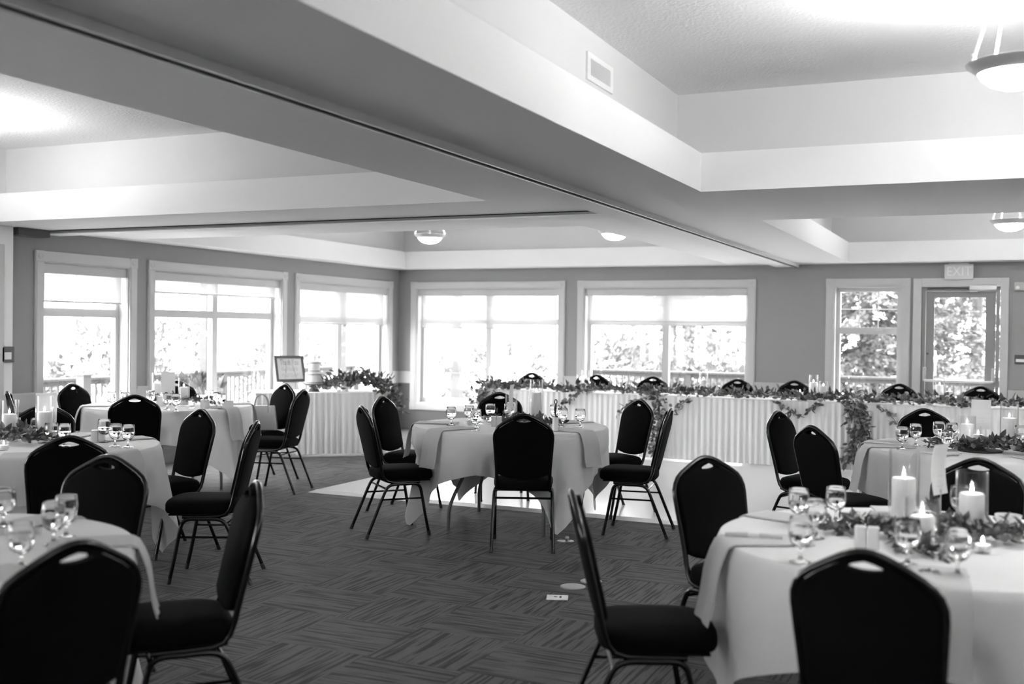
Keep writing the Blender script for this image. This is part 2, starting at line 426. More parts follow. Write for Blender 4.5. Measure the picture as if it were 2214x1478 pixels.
# ------------------------------------------------------------------ windows (local frame: x along the wall, y into the room, z up)
def add(bmf, name, m, parent, **k):
    return obj(name, bmf, m, parent, **k)
def window(n, loc, rotz, w, ncol, ztr, gcols, grows, shade=None, label='', zrow=None):
    root = bpy.data.objects.new('window_%d' % n, None); COL.objects.link(root)
    root.location = loc; root.rotation_euler = (0, 0, rotz); struct(root)
    h0, h1 = CZ0, CZ1; T = M['trim']
    for (a, b, c, d) in ((0, CT, h0 + CT, h1 - CT), (w - CT, w, h0 + CT, h1 - CT), (CT, w - CT, h0, h0 + CT), (CT, w - CT, h1 - CT, h1)):
        bm = B(a, b, 0, .02, c, d)
        if d - c > CT + .01:
            box(bm, a + .012, b - .012, .02, .026, c, d)
        else:
            box(bm, a, b, .02, .026, c + .012, d - .012)
        add(bm, 'casing', T, root)
    for (a, c) in ((0, h0), (w - CT, h0), (0, h1 - CT), (w - CT, h1 - CT)):
        bm = B(a - .003, a + CT + .003, -.001, .029, c - .003, c + CT + .003, .003, 1)
        k = add(bm, 'corner_block', T, root)
        b2 = bmesh.new(); lathe(b2, [(.03, 0), (.03, .004), (.022, .006), (.018, .002), (.01, .006), (0, .007)], 16)
        bmesh.ops.rotate(b2, verts=b2.verts, cent=(0, 0, 0), matrix=Matrix.Rotation(R(-90), 3, 'X'))
        bmesh.ops.translate(b2, verts=b2.verts, vec=(a + CT / 2, .029, c + CT / 2))
        add(b2, 'rosette', T, k, smooth=40)
    a, b, c, d = CT, w - CT, h0 + CT, h1 - CT
    rv = bmesh.new()
    for q in ((a, a + .012, c, d), (b - .012, b, c, d), (a + .012, b - .012, c, c + .012), (a + .012, b - .012, d - .012, d)):
        box(rv, q[0], q[1], -.19, .0, q[2], q[3])
    add(rv, 'jamb', T, root)
    fw_ = .05
    a += .012; b -= .012; c += .012; d -= .012
    fr = bmesh.new()
    for q in ((a, a + fw_, c, d), (b - fw_, b, c, d), (a + fw_, b - fw_, c, c + .07), (a + fw_, b - fw_, d - fw_, d)):
        box(fr, q[0], q[1], -.18, -.12, q[2], q[3])
    add(fr, 'sash_frame', T, root)
    ia, ib = a + fw_, b - fw_
    add(B(ia, ib, -.18, -.115, ztr, ztr + .085, .004, 1), 'transom_rail', T, root)
    cols = []
    if ncol == 2:
        mid = (ia + ib) / 2
        add(B(mid - .045, mid + .045, -.18, -.11, c + .07, d - fw_), 'mullion', T, root)
        cols = [(ia, mid - .045), (mid + .045, ib)]
    else:
        cols = [(ia, ib)]
    for (p, q) in cols:
        add(B(p, q, -.152, -.148, c + .07, ztr), 'pane', M['pane'], root)
        u = add(B(p, q, -.152, -.148, ztr + .085, d - fw_), 'pane', M['pane'], root)
        for i in range(1, gcols):
            x = p + (q - p) * i / gcols
            add(B(x - .007, x + .007, -.157, -.1525, ztr + .085, d - fw_), 'muntin', M['white'], root)
        for j in range(1, grows):
            z = (ztr + .085) + (d - fw_ - ztr - .085) * j / grows
            if zrow: z = zrow
            add(B(p, q, -.1625, -.1575, z - .007, z + .007), 'muntin', M['white'], root)
    if shade:
        sh = thing('roller_shade', label, 'roller shade', loc, rotz, 'roller shades at the windows')
        add(B(a + .004, b - .004, -.088, -.018, d - .092, d, .006, 2), 'cassette', M['cassette'], sh)
        add(B(a + .035, b - .055, -.062, -.0605, shade, d - .09), 'shade_fabric', M['shade'], sh)
        bt = bmesh.new(); tube(bt, [(a + .03, -.061, shade), (b - .05, -.061, shade)], .008, 8)
        add(bt, 'bottom_bar', M['cassette'], sh)
        ch = bmesh.new(); tube(ch, [(b - .03, -.04, d - .08), (b - .03, -.04, h0 + .75)], .003, 5)
        add(ch, 'pull_chain', M['white'], sh)
    return root
LOCL = lambda y1: (XL, y1, 0)
sh_lab = ['short roller shade half down over the single-column window beside the left pilaster',
          'roller shade barely lowered on the wide middle window of the left wall',
          'roller shade lowered past the transom behind the wedding cake',
          'roller shade lowered past the transom at the far wall window next to the corner',
          'roller shade lowered to the transom at the window in front of the spruce']
# left wall: local x runs from far to near so that +y points into the room
window(1, (XL, LW[0][1], 0), R(-90), LW[0][1] - LW[0][0], 1, 1.57, 4, 2, 1.715, sh_lab[0], 1.88)
window(2, (XL, LW[1][1], 0), R(-90), LW[1][1] - LW[1][0], 2, 1.585, 4, 2, 1.852, sh_lab[1], 1.872)
window(3, (XL, LW[2][1], 0), R(-90), LW[2][1] - LW[2][0], 2, 1.565, 4, 2, 1.542, sh_lab[2], 1.862)
window(4, (BW[0][1], YB, 0), R(180), BW[0][1] - BW[0][0], 2, 1.57, 4, 2, 1.51, sh_lab[3], 1.865)
window(5, (BW[1][1], YB, 0), R(180), BW[1][1] - BW[1][0], 2, 1.575, 4, 2, 1.625, sh_lab[4], 1.868)
for i_, q_ in enumerate(LW_ADDED): window(7 + i_, (XL, q_[1], 0), R(-90), 2.4, 2, 1.585, 4, 2, None, '', 1.872)  # the added windows, out of view behind the camera
w6 = window(6, (BW[2][1], YB, 0), R(180), BW[2][1] - BW[2][0], 1, 1.495, 3, 2, None, '', 1.808)
obj('latch', B(.33, .42, -.112, -.095, 1.53, 1.548, .003, 1), M['steel'], w6)

# ------------------------------------------------------------------ exit door and things on the far wall
dr = bpy.data.objects.new('door_1', None); COL.objects.link(dr); struct(dr); dr.location = (0, YB, 0)
for q in ((-1.003, DOOR[0], 0, 2.183), (DOOR[1], .06, 0, 2.183), (DOOR[0], DOOR[1], DOOR[2], 2.183)):
    obj('casing', B(q[0], q[1], -.024, 0, q[2], q[3], .004, 1), M['trim'], dr)
x0, x1 = DOOR[0] + .006, DOOR[1] - .006
jm = bmesh.new()
for q in ((x0, x0 + .04, 0, 2.07), (x1 - .04, x1, 0, 2.07), (x0 + .04, x1 - .04, 2.03, 2.07)):
    box(jm, q[0], q[1], .0, .18, q[2], q[3])
obj('jamb', jm, M['door'], dr)
x0 += .044; x1 -= .044
gx0, gx1, gz0, gz1 = -.772, -.178, .22, 1.962
sl = bmesh.new()
for q in ((x0, gx0, .01, 2.026), (gx1, x1, .01, 2.026), (gx0, gx1, .01, gz0), (gx0, gx1, gz1, 2.026)):
    box(sl, q[0], q[1], .03, .075, q[2], q[3])
slab = obj('door_leaf', sl, M['door'], dr)
bd = bmesh.new()
for q in ((gx0, gx0 + .012, gz0, gz1), (gx1 - .012, gx1, gz0, gz1), (gx0 + .012, gx1 - .012, gz0, gz0 + .012), (gx0 + .012, gx1 - .012, gz1 - .012, gz1)):
    box(bd, q[0], q[1], .026, .079, q[2], q[3])
obj('glazing_bead', bd, M['door'], slab)
obj('pane', B(gx0 + .012, gx1 - .012, .05, .055, gz0 + .012, gz1 - .012), M['pane'], slab)
pb = bpy.data.objects.new('panic_bar', None); COL.objects.link(pb); pb.parent = dr
for xx in (-.862, -.098):
    obj('arm', B(xx - .018, xx + .018, -.02, .03, .935, 1.105, .006, 2), M['steel'], pb)
bm = bmesh.new(); tube(bm, smooth_path([(-.855, -.03, .945), (-.8, -.07, .945), (-.48, -.075, .945), (-.16, -.07, .942), (-.105, -.03, .945)], 4), .014, 10)
obj('push_bar', bm, M['white'], pb, smooth=50)
bm = bmesh.new(); tube(bm, [(-.745, .1, 1.0), (-.745, .13, 1.02), (-.745, .13, 1.27), (-.745, .1, 1.3)], .012, 8)
obj('outer_handle', bm, M['white'], dr, smooth=50)
bm = bmesh.new(); lathe(bm, [(.012, 0), (.012, .006), (.006, .01)], 12)
bmesh.ops.rotate(bm, verts=bm.verts, cent=(0, 0, 0), matrix=Matrix.Rotation(R(90), 3, 'X'))
bmesh.ops.translate(bm, verts=bm.verts, vec=(-.83, .03, 1.27))
obj('lock', bm, M['darkplastic'], slab)
dc = thing('door_closer', 'grey door closer box with arm above the exit door glass', 'door closer', (0, YB, 0))
obj('body', B(-.372, -.07, -.06, .024, 2.035, 2.1, .008, 2), M['steel'], dc)
bm = bmesh.new(); tube(bm, [(-.36, -.02, 2.05), (-.6, -.028, 2.062), (-.84, -.02, 2.055)], .009, 8)
obj('arm', bm, M['darkplastic'], dc)
obj('bracket', B(-.365, -.28, -.062, -.03, 2.015, 2.031, .003, 1, Matrix.Translation((0, 0, 0))), M['steel'], dc)
ex = thing('exit_sign', 'pale EXIT sign box above the glass exit door', 'exit sign', (0, YB, 0))
obj('housing', B(-.65, -.328, -.075, -.026, 2.165, 2.345, .005, 2), mat('exit_housing', .62, .5), ex)
obj('canopy', B(-.6, -.38, -.065, -.001, 2.345, 2.364), M['cassette'], ex)
def text(body, size, m, parent, loc, rot, name='lettering', sx=1, ext=.0008):
    c = bpy.data.curves.new(name, 'FONT'); c.body = body; c.size = size; c.align_x = 'CENTER'; c.align_y = 'CENTER'; c.extrude = ext
    c.materials.append(m); c.resolution_u = 3
    q = bpy.data.objects.new(name, c)
    me = bpy.data.meshes.new_from_object(q); bpy.data.objects.remove(q)
    me.materials.clear(); me.materials.append(m)
    o = bpy.data.objects.new(name, me); COL.objects.link(o); o.parent = parent; o.location = loc; o.rotation_euler = rot; o.scale = (sx, 1, 1)
    return o
text('EXIT', .16, mat('exit_letters', .78, .5), ex, (-.489, -.0756, 2.255), (R(90), 0, 0), sx=.85)
lb = thing('emergency_light', 'small white emergency light unit right of the exit sign', 'emergency light', (0, YB, 0))
obj('housing', B(.115, .36, -.07, 0, 2.03, 2.125, .008, 2), M['plastic'], lb)
bm = bmesh.new(); lathe(bm, [(.02, 0), (.022, .012), (.012, .02), (0, .022)], 14)
bmesh.ops.rotate(bm, verts=bm.verts, cent=(0, 0, 0), matrix=Matrix.Rotation(R(90), 3, 'X'))
bmesh.ops.translate(bm, verts=bm.verts, vec=(.15, -.07, 2.06)); obj('lamp_head', bm, M['white'], lb)
sp = thing('switch_plate', 'dark switch plate with white insert on the wall right of the exit door', 'switch', (0, YB, 0))
obj('plate', B(.13, .25, -.012, 0, 1.165, 1.275, .004, 1), M['darkplastic'], sp)
obj('insert', B(.145, .235, -.018, -.012, 1.19, 1.225, .002, 1), M['white'], sp)
th = thing('thermostat', 'small dark wall thermostat on the pale pilaster at the left edge', 'thermostat', (-8.12, 6.89, 1.22))
obj('body', B(0, .03, -.07, .065, -.07, .07, .006, 2), M['darkplastic'], th)
obj('display', B(.03, .034, -.045, .03, -.045, .02, .001, 1), M['white'], th)

# air grille on the tray upright
XG = XB[3] - s
gr = thing('air_grille', 'white air grille with fine vertical blades on the raised ceiling tray side', 'air vent', (XG, 5.31, 2.842))
fm = bmesh.new()
for q in ((-.195, -.15, -.07, .07), (.15, .195, -.07, .07), (-.15, .15, -.07, -.042), (-.15, .15, .042, .07)):
    box(fm, 0, .012, q[0], q[1], q[2], q[3])
obj('frame', fm, M['white'], gr)
obj('backing', B(.0005, .003, -.15, .15, -.042, .042), M['ink_dark'], gr)
for i in range(22):
    yy = -.145 + i * .29 / 21
    obj('blade', B(.003, .010, yy - .003, yy + .003, -.042, .042), M['white'], gr)

# ------------------------------------------------------------------ pendant bowls
def lamp_proto(label):
    t = thing('pendant_bowl_light', label, 'ceiling light', (0, 0, 0), 0, 'pendant bowl lights in the ceiling trays')
    bm = bmesh.new(); lathe(bm, [(.142, -.034), (.128, -.056), (.1, -.08), (.055, -.098), (0, -.104), (0, -.098), (.052, -.092), (.095, -.075), (.122, -.052), (.136, -.032)], 40)
    obj('glass_bowl', bm, M['bowl'], t, smooth=40)
    bm = bmesh.new(); lathe(bm, [(.143, -.036), (.184, -.006), (.189, .006), (.184, .008), (.139, -.028)], 40)
    bmesh.ops.delete(bm, geom=[f for f in bm.faces if len(f.verts) > 4], context='FACES_ONLY')
    fs = []
    obj('metal_ring', bm, M['ring'], t, smooth=50)
    for k in range(4):
        a = k * PI / 2 + .5
        bm = bmesh.new(); tube(bm, [(.18 * math.cos(a), .18 * math.sin(a), .008), (.05 * math.cos(a), .05 * math.sin(a), ZC - 2.6 - .02)], .0065, 8)
        r = obj('rod', bm, M['white'], t, smooth=50)
        b2 = bmesh.new(); lathe(b2, [(0, -.004), (.011, 0), (.011, .02), (0, .026)], 10, (.178 * math.cos(a), .178 * math.sin(a), .012))
        obj('finial', b2, M['ring'], r)
    bm = bmesh.new(); lathe(bm, [(.075, ZC - 2.6 - .001), (.075, ZC - 2.6 - .02), (.05, ZC - 2.6 - .035), (0, ZC - 2.6 - .04)], 24)
    obj('canopy', bm, M['ring'], t, smooth=40)
    bm = bmesh.new(); bmesh.ops.create_icosphere(bm, subdivisions=2, radius=.028, matrix=Matrix.Translation((0, .06, .0)))
    obj('bulb', bm, M['bulb'], t, smooth=180)
    l = bpy.data.lights.new('bowl_lamp', 'POINT'); l.energy = LAMP_W; l.shadow_soft_size = .06
    return t, l
lp, lampdata = lamp_proto('bowl light cut off by the right edge, in the nearer right tray')
LAMPS = [(.03, 4.82, 'bowl light cut off by the right edge, in the nearer right tray'),
         (.05, 11.37, 'bowl light in the farther right tray above the exit sign'),
         (-6.17, 11.16, 'bowl light hanging whole in the far left tray near the room corner'),
         (-3.92, 11.3, 'bowl light mostly hidden behind the soffit in the far left tray'),
         (-7.0, 5.3, 'bowl light in the near left tray, outside the picture'),
         (2.3, 4.82, 'second bowl light in the nearer right tray, added unseen for fill light'),  # from here on the lamps are added out of view to brighten the room
         (2.3, 11.37, 'second bowl light in the farther right tray, added unseen for fill light'),
         (2.3, .6, 'rear bowl light in the nearer right tray, added unseen for fill light'),
         (.03, -2.0, 'bowl light over the aisle behind the camera, added unseen for fill light'),
         (-6.17, -2.0, 'rear bowl light in the near left tray, added unseen for fill light')]
for i, (x, y, lab) in enumerate(LAMPS):
    if i == 0: lp.location = (x, y, 2.6); root = lp
    else: root = dup(lp, (x, y, 2.6), 0, lab)
    ld = lampdata.copy(); ld.energy = LAMP_W * (.06 if (x < -3 and y > 8) else .7 if y > 8 else (.55 if y > 0 else .9) if x < -3 else 1.0)
    lo = bpy.data.objects.new('bowl_lamp', ld); COL.objects.link(lo); lo.location = (x, y, 2.615)

# ------------------------------------------------------------------ dance floor and floor bits
df = tag(obj('dance_floor', B(-5.66, 3.2, 8.16, 12.75, .001, .022), M['dance']), 'white glossy dance floor laid on the striped carpet', 'dance floor')
ed = bmesh.new()
for (a, b) in (((-5.66, 8.16), (3.2, 8.16)), ((-5.66, 8.16), (-5.66, 12.75))):
    if a[1] == b[1]: vs = [bm2 for bm2 in ((a[0] - .05, a[1] - .06, .001), (b[0], b[1] - .06, .001), (b[0], b[1], .023), (a[0], a[1], .023))]
    else: vs = [(a[0] - .05, a[1] - .06, .001), (a[0], a[1], .023), (b[0], b[1], .023), (b[0] - .05, b[1], .001)]
    ed.faces.new([ed.verts.new(v) for v in vs])
obj('edge_ramp', ed, M['track'], df)
t = thing('floor_plate', 'square white cover plate lying on the carpet in the aisle', 'floor cover', (-2.243, 5.573, 0), R(20))
obj('plate', B(-.06, .06, -.05, .05, .001, .008, .003, 1), M['card'], t)
obj('slot', B(-.02, .0, -.006, .006, .0082, .0095), M['ink_dark'], t); obj('slot', B(.012, .024, -.02, .02, .0082, .0092), M['ink_dark'], t)
for k, (x, y, rr, lab) in enumerate(((-2.262, 5.86, .075, 'round metal floor outlet cover, nearer of two by the aisle chair'),
                                     (-2.215, 6.04, .065, 'round metal floor outlet cover, farther of two by the aisle chair'),
                                     (-2.8, 7.1, .06, 'round open floor outlet cover at the tablecloth corner of the centre table'))):
    bm = bmesh.new(); lathe(bm, [(rr, .001), (rr, .004), (rr * .9, .007), (rr * .75, .005), (0, .005)], 24)
    o = tag(obj('floor_outlet', bm, M['steel'], None, smooth=30, loc=(x, y, 0)), lab, 'floor outlet', 'floor outlets')
    if k == 2:
        bm = bmesh.new(); bmesh.ops.create_uvsphere(bm, u_segments=12, v_segments=8, radius=.016, matrix=Matrix.Translation((.0, .03, .02)))
        obj('knob', bm, M['steel'], o, smooth=180)

# ------------------------------------------------------------------ banquet chair
HALF = [(0, .925), (.02, .923), (.038, .918), (.06, .909), (.1, .888), (.145, .862), (.17, .843), (.186, .82), (.196, .79), (.197, .76), (.193, .70), (.187, .62), (.182, .54), (.181, .47)]
def yb(z): return -.118 - .235 * max(0, z - .45)      # lean of the back
def make_chair(label):
    t = thing('banquet_chair', label, 'chair')
    # hoop: up one side, over the crown, down the other, then forward under the seat
    side = [(x, yb(z), z) for (x, z) in HALF]
    low = [(.182, -.108, .43), (.184, -.085, .402), (.186, -.045, .390), (.188, .02, .388), (.188, .16, .388)]
    R_ = [Vector(p) for p in side + low]
    L_ = [Vector((-p[0], p[1], p[2])) for p in side[1:] + low]
    path = L_[::-1] + R_
    bm = bmesh.new(); tube(bm, path, .0115, 8)
    obj('back_frame', bm, M['frame'], t, smooth=60)
    # padded back with the hand hole
    inset = .009
    out = []
    for (x, z) in HALF: out.append((max(0, x - inset) if x > 0 else 0, z - (inset if z > .84 else 0)))
    out = [p for p in out if p[1] > .53]
    bot = [(.172, .515), (.13, .497), (.07, .485), (0, .481)]
    half = out + bot
    loop = half + [(-x, z) for (x, z) in half[::-1] if x > 1e-6]
    hole = [(.067 * math.cos(a), .897 + (.017 * (abs(math.sin(a)) ** 1.3) * (1 if math.sin(a) > 0 else -1.15))) for a in [2 * PI * i / 24 for i in range(24)]]
    hole = [(x, z - .004) for x, z in hole]
    def shrink(lp, k):
        cx, cz = 0, .7
        return [(x * (1 - k / .18), cz + (z - cz) * (1 - k / .22)) for x, z in lp]
    bm = bmesh.new()
    layers = [(loop, .012, hole), (shrink(loop, .004), .022, hole), (shrink(loop, .014), .028, [(x * 1.04, .893 + (z - .893) * 1.12) for x, z in hole])]
    fronts = {}
    def vring(lp, dy): return [bm.verts.new((x, yb(z) + dy, z)) for x, z in lp]
    for sgn in (1, -1):
        prev = None
        for (lp, dy, h) in layers:
            ddy = dy if sgn > 0 else -dy * .55
            vo = vring(lp, ddy); vh = vring(h, ddy)
            if prev:
                for a_, b_ in ((prev[0], vo), (prev[1], vh)):
                    for i in range(len(a_)):
                        j = (i + 1) % len(a_); bm.faces.new((a_[i], a_[j], b_[j], b_[i]))
            else: fronts[sgn] = (vo, vh)
            prev = (vo, vh)
        es_ = []
        for ring_ in prev:
            for i in range(len(ring_)):
                e = bm.edges.get((ring_[i], ring_[(i + 1) % len(ring_)])) or bm.edges.new((ring_[i], ring_[(i + 1) % len(ring_)]))
                es_.append(e)
        bmesh.ops.triangle_fill(bm, use_beauty=True, edges=es_)
    for k in (0, 1):
        a_, b_ = fronts[1][k], fronts[-1][k]
        for i in range(len(a_)):
            j = (i + 1) % len(a_); bm.faces.new((a_[i], a_[j], b_[j], b_[i]))
    obj('backrest', bm, M['fabric'], t, smooth=50)
    # seat cushion
    def outline(k, z):
        res = []
        for i in range(40):
            a = 2 * PI * i / 40; c, s_ = math.cos(a), math.sin(a)
            e = 2 / 4.5
            x = (.207 if s_ > 0 else .2) * math.copysign(abs(c) ** e, c) * k
            y = .068 + .205 * math.copysign(abs(s_) ** e, s_) * (k if k < 1 else 1) + (.012 * (1 - abs(c)) if s_ > 0 else 0)
            res.append((x, y, z))
        return res
    bm = bmesh.new()
    rings(bm, [outline(.9, .403), outline(.97, .405), outline(1, .418), outline(1, .445), outline(.985, .459), outline(.94, .471), outline(.8, .481), outline(.5, .486), outline(.15, .487)])
    obj('seat', bm, M['fabric'], t, smooth=60)
    # legs: front and rear run from one bent tube on each side, each a part
    for sx in (-1, 1):
        fp = smooth_path([(sx * .2, .05, .378), (sx * .2, .115, .378), (sx * .2, .15, .362), (sx * .201, .168, .32), (sx * .203, .2, .15), (sx * .205, .232, 0)], 4)
        rp = smooth_path([(sx * .2, .05, .378), (sx * .2, -.03, .378), (sx * .2, -.075, .365), (sx * .201, -.105, .325), (sx * .205, -.17, .17), (sx * .209, -.24, 0)], 4)
        for pth in (fp, rp):
            bm = bmesh.new(); tube(bm, pth, .0115, 8)
            leg = obj('leg', bm, M['frame'], t, smooth=60)
            e = pth[-1]; e2 = pth[-2]; d = (e2 - e).normalized()
            b2 = bmesh.new(); tube(b2, [e, e + d * .035], .0135, 8)
            obj('foot_cap', b2, M['blackplastic'], leg, smooth=60)
        bm = bmesh.new(); tube(bm, [(sx * .201, -.128, .272), (sx * .2015, .177, .272)], .0065, 6)
        obj('stretcher', bm, M['frame'], t)
    bm = bmesh.new(); tube(bm, [(-.201, -.09, .345), (.201, -.09, .345)], .0075, 6)
    obj('stretcher', bm, M['frame'], t)
    bm = bmesh.new(); box(bm, -.19, .19, -.10, .24, .395, .403)
    obj('seat_pan', bm, M['frame'], t)
    return t
TC = dict(A=(-5.38, 4.75), B=(-3.25, 2.31), C=(-7.05, 7.78), D=(-.22, 4.13), E=(-.10, 7.69), M=(-3.46, 7.58))
YT = -.228
GC = 'black banquet chairs at the round tables'
CH = [  # (x, y of the crown), heading in degrees, label
 ('top', -2.92, 6.61, 113, 'black banquet chair on the near side of the centre table, back to the camera'),
 ('ctr', -4.078, 6.827, 48, 'black banquet chair at the near left of the centre table, all legs in view'),
 ('ctr', -4.48, 7.73, 2, 'black banquet chair at the far left of the centre table, behind another chair'),
 ('ctr', -2.86, 8.40, -123, 'black banquet chair right of the centre table, in front of the left garland fall'),
 ('ctr', -2.45, 7.69, -171, 'black banquet chair right of the centre table, turned sideways on the dance floor edge'),
 ('top', -4.12, 8.78, -58, 'black banquet chair on the far side of the centre table behind the goblets'),
 ('top', -4.31, 4.04, 139, 'black banquet chair with its back to the camera at the table with the tall card'),
 ('top', -3.53, 3.53, -77, 'black banquet chair between the two left tables, overlapping another chair back'),
 ('ctr', -5.03, 5.58, -107, 'black banquet chair facing left, far right of the table with the tall card'),
 ('ctr', -4.26, 5.125, -153, 'black banquet chair seen from the side in the left aisle, four legs in view'),
 ('top', -6.16, 5.55, -46, 'black banquet chair behind the tall white card, its frame edge showing'),
 ('top', -7.55, 6.42, 54, 'black banquet chair seen edge-on by the left pilaster'),
 ('top', -8.1, 7.62, 2, 'black banquet chair under the first left window beside the table there'),
 ('top', -6.39, 6.66, 130, 'black banquet chair with its back to us at the table by the left windows'),
 ('top', -7.75, 8.66, -51, 'black banquet chair behind the candles of the table by the left windows'),
 ('top', -6.5, 8.83, -110, 'black banquet chair holding the handbag near the cake table'),
 ('ctr', -6.01, 8.08, -167, 'black banquet chair in front of the cake table, next to the one with a handbag'),
 ('top', -2.2, 2.09, 164, 'large black banquet chair at the lower left corner, back to the camera'),
 ('top', -2.48, 3.2, -132, 'black banquet chair seen edge-on beside the front left table'),
 ('top', -.32, 2.96, 84, 'large black banquet chair at the lower right with its back to the camera'),
 ('top', -1.39, 3.58, 25, 'black banquet chair seen edge-on left of the front right table'),
 ('top', -1.23, 4.85, -37, 'black banquet chair at the far left of the front right table, angled to us'),
 ('top', -.09, 5.42, -95, 'black banquet chair behind the candles of the front right table'),
 ('top', -1.48, 7.91, -17, 'black banquet chair left of the right rear table, frame edge lit, farther of two'),
 ('top', -1.06, 6.78, 47, 'black banquet chair left of the right rear table, back to us, nearer of two'),
 ('top', -.54, 8.82, -70, 'black banquet chair on the far side of the right rear table, before the head table'),
]
chair0 = make_chair(CH[0][4])
first = True
SEATS = []
def place_chair(kind, x, y, deg, lab, grp):
    global first
    a = R(deg); d = (math.cos(a), math.sin(a))
    if kind == 'top': x -= d[0] * YT; y -= d[1] * YT
    SEATS.append((x, y, a - PI / 2))
    if first:
        chair0.location = (x, y, 0); chair0.rotation_euler = (0, 0, a - PI / 2); chair0['group'] = grp; first = False
        return chair0
    return dup(chair0, (x, y, 0), a - PI / 2, lab, grp)

for c in CH: 
    r_ = place_chair(*c, GC)
    if 'handbag near' in c[4]: bag_chair = r_
HB = ['first along behind the head table, at its left end', 'second along behind the head table, behind a tall vase',
      'third along behind the head table, under the middle of the spruce window', 'fourth along behind the head table, right edge of spruce window',
      'fifth along behind the head table, against the plain wall', 'sixth along behind the head table, below the small six-pane window', 'last along behind the head table, below the exit door']
for u, lab in zip((-5.66, -4.75, -4.0, -2.93, -2.25, -1.07, -.21), HB):
    place_chair('top', u, 13.08, -90 + random.uniform(-5, 5), 'black banquet chair ' + lab, 'black banquet chairs behind the head table')

# ------------------------------------------------------------------ round tables with square cloths
def cloth_mesh(rot, seed, a=1.05, ztop=.757, rad=.752):
    rnd = random.Random(seed)
    ph = [rnd.uniform(0, 2 * PI) for _ in range(6)]
    n = 288
    def drop(f):
        c = abs(math.cos(f - rot)); s_ = abs(math.sin(f - rot))
        return a / max(c, s_) - rad
    def fold(f):
        k = .5 + .5 * math.cos(4 * (f - rot - PI / 4))      # 1 at corners
        w = .55 * math.sin(11 * f + ph[0]) + .35 * math.sin(17 * f + ph[1]) + .3 * math.sin(7 * f + ph[2])
        cr = k ** 6
        return w * (.35 + .65 * k), cr
    rs = []
    for r in (.05, .3, .55, .70, .74):
        rs.append([(r * math.cos(2 * PI * i / n), r * math.sin(2 * PI * i / n), ztop) for i in range(n)])
    steps = 14
    for j in range(steps + 1):
        t = j / steps
        row = []
        for i in range(n):
            f = 2 * PI * i / n
            D = min(drop(f), 1.2)
            d = D * t
            w, cr = fold(f)
            if d < .03:
                r = .747 + .012 * math.sin(min(1, d / .03) * PI / 2); z = ztop - .03 * (1 - math.cos(min(1, d / .03) * PI / 2)); 
            else:
                dd = d - .03
                r = .759 + dd * (.06 + .10 * cr) + .22 * w * dd * min(1, dd / .18) * .9 + .004 * w
                z = ztop - .03 - dd * .985
            r = max(r, .757 if d >= .03 else 0)
            ff = f + .05 * t * math.sin(9 * f + ph[3]) * min(1, d / .2)
            row.append((r * math.cos(ff), r * math.sin(ff), max(z, .035 + .002 * math.sin(30 * f))))
        rs.append(row)
    bm = bmesh.new(); rings(bm, rs, True, False)
    return bm
def table_proto():
    t = thing('round_table', '', 'table')
    bm = bmesh.new(); lathe(bm, [(.72, .722), (.745, .725), (.748, .74), (.742, .751), (0, .752)], 64)
    obj('tabletop', bm, M['wood'], t, smooth=40)
    for sy in (-1, 1):
        fr = bmesh.new()
        tube(fr, [(-.3, sy * .34, .43), (.3, sy * .34, .43)], .014, 8)
        bar = obj('crossbar', fr, M['legmetal'], t, smooth=60)
        for sx in (-1, 1):
            lg = bmesh.new()
            tube(lg, smooth_path([(sx * .26, sy * .3, .72), (sx * .27, sy * .34, .45), (sx * .275, sy * .345, .40), (sx * .335, sy * .39, .25), (sx * .36, sy * .42, .16), (sx * .362, sy * .43, .08), (sx * .362, sy * .432, 0)], 4), .0135, 8)
            obj('leg', lg, M['legmetal'], t, smooth=60)
    return t
TN = dict(M='the centre table', A='the tall card table', B='the front left table', C='the left window table', D='the front right table', E='the right rear table')
TROT = dict(M=7, A=5, B=30, C=38, D=75, E=20)
tp = table_proto()
for k, key in enumerate('MABCDE'):
    x, y = TC[key]
    lab = 'round folding banquet table with bent grey legs under the cloth of ' + TN[key]
    if k == 0:
        tp.location = (x, y, 0); tp.rotation_euler = (0, 0, R(11)); tp['label'] = lab; tp['group'] = 'round banquet tables'
    else: dup(tp, (x, y, 0), R(TROT[key] + 20), lab, 'round banquet tables')
    cb = cloth_mesh(R(TROT[key]), k + 3)
    for v in cb.verts:                       # a seat pushed under presses the hanging cloth inward
        for (sx_, sy_, sa_) in SEATS:
            dx_, dy_ = v.co.x + x - sx_, v.co.y + y - sy_
            lx_ = dx_ * math.cos(sa_) + dy_ * math.sin(sa_); ly_ = -dx_ * math.sin(sa_) + dy_ * math.cos(sa_)
            r_ = math.hypot(v.co.x, v.co.y)
            if r_ < .5 or v.co.z > .62: continue
            ux, uy = v.co.x / r_, v.co.y / r_
            k_ = -ux * math.sin(sa_) + uy * math.cos(sa_)          # how ly grows with r
            wl = min(1, max(0, (.30 - abs(lx_)) / .07)); wz = min(1, max(0, (.62 - v.co.z) / .1))
            if wl <= 0 or k_ > -.2 or ly_ > .31: continue
            rm_ = r_ + (.31 - ly_) / k_
            rm_ = max(rm_, r_ - .06)
            if rm_ < r_:
                rn_ = r_ + (rm_ - r_) * wl * wl * (3 - 2 * wl) * wz
                v.co.x = ux * rn_; v.co.y = uy * rn_
    o = obj('tablecloth', cb, M['cloth'], None, smooth=180, loc=(x, y, 0))
    tag(o, 'white square tablecloth draped over ' + TN[key], 'tablecloth', 'white cloths on the round tables')

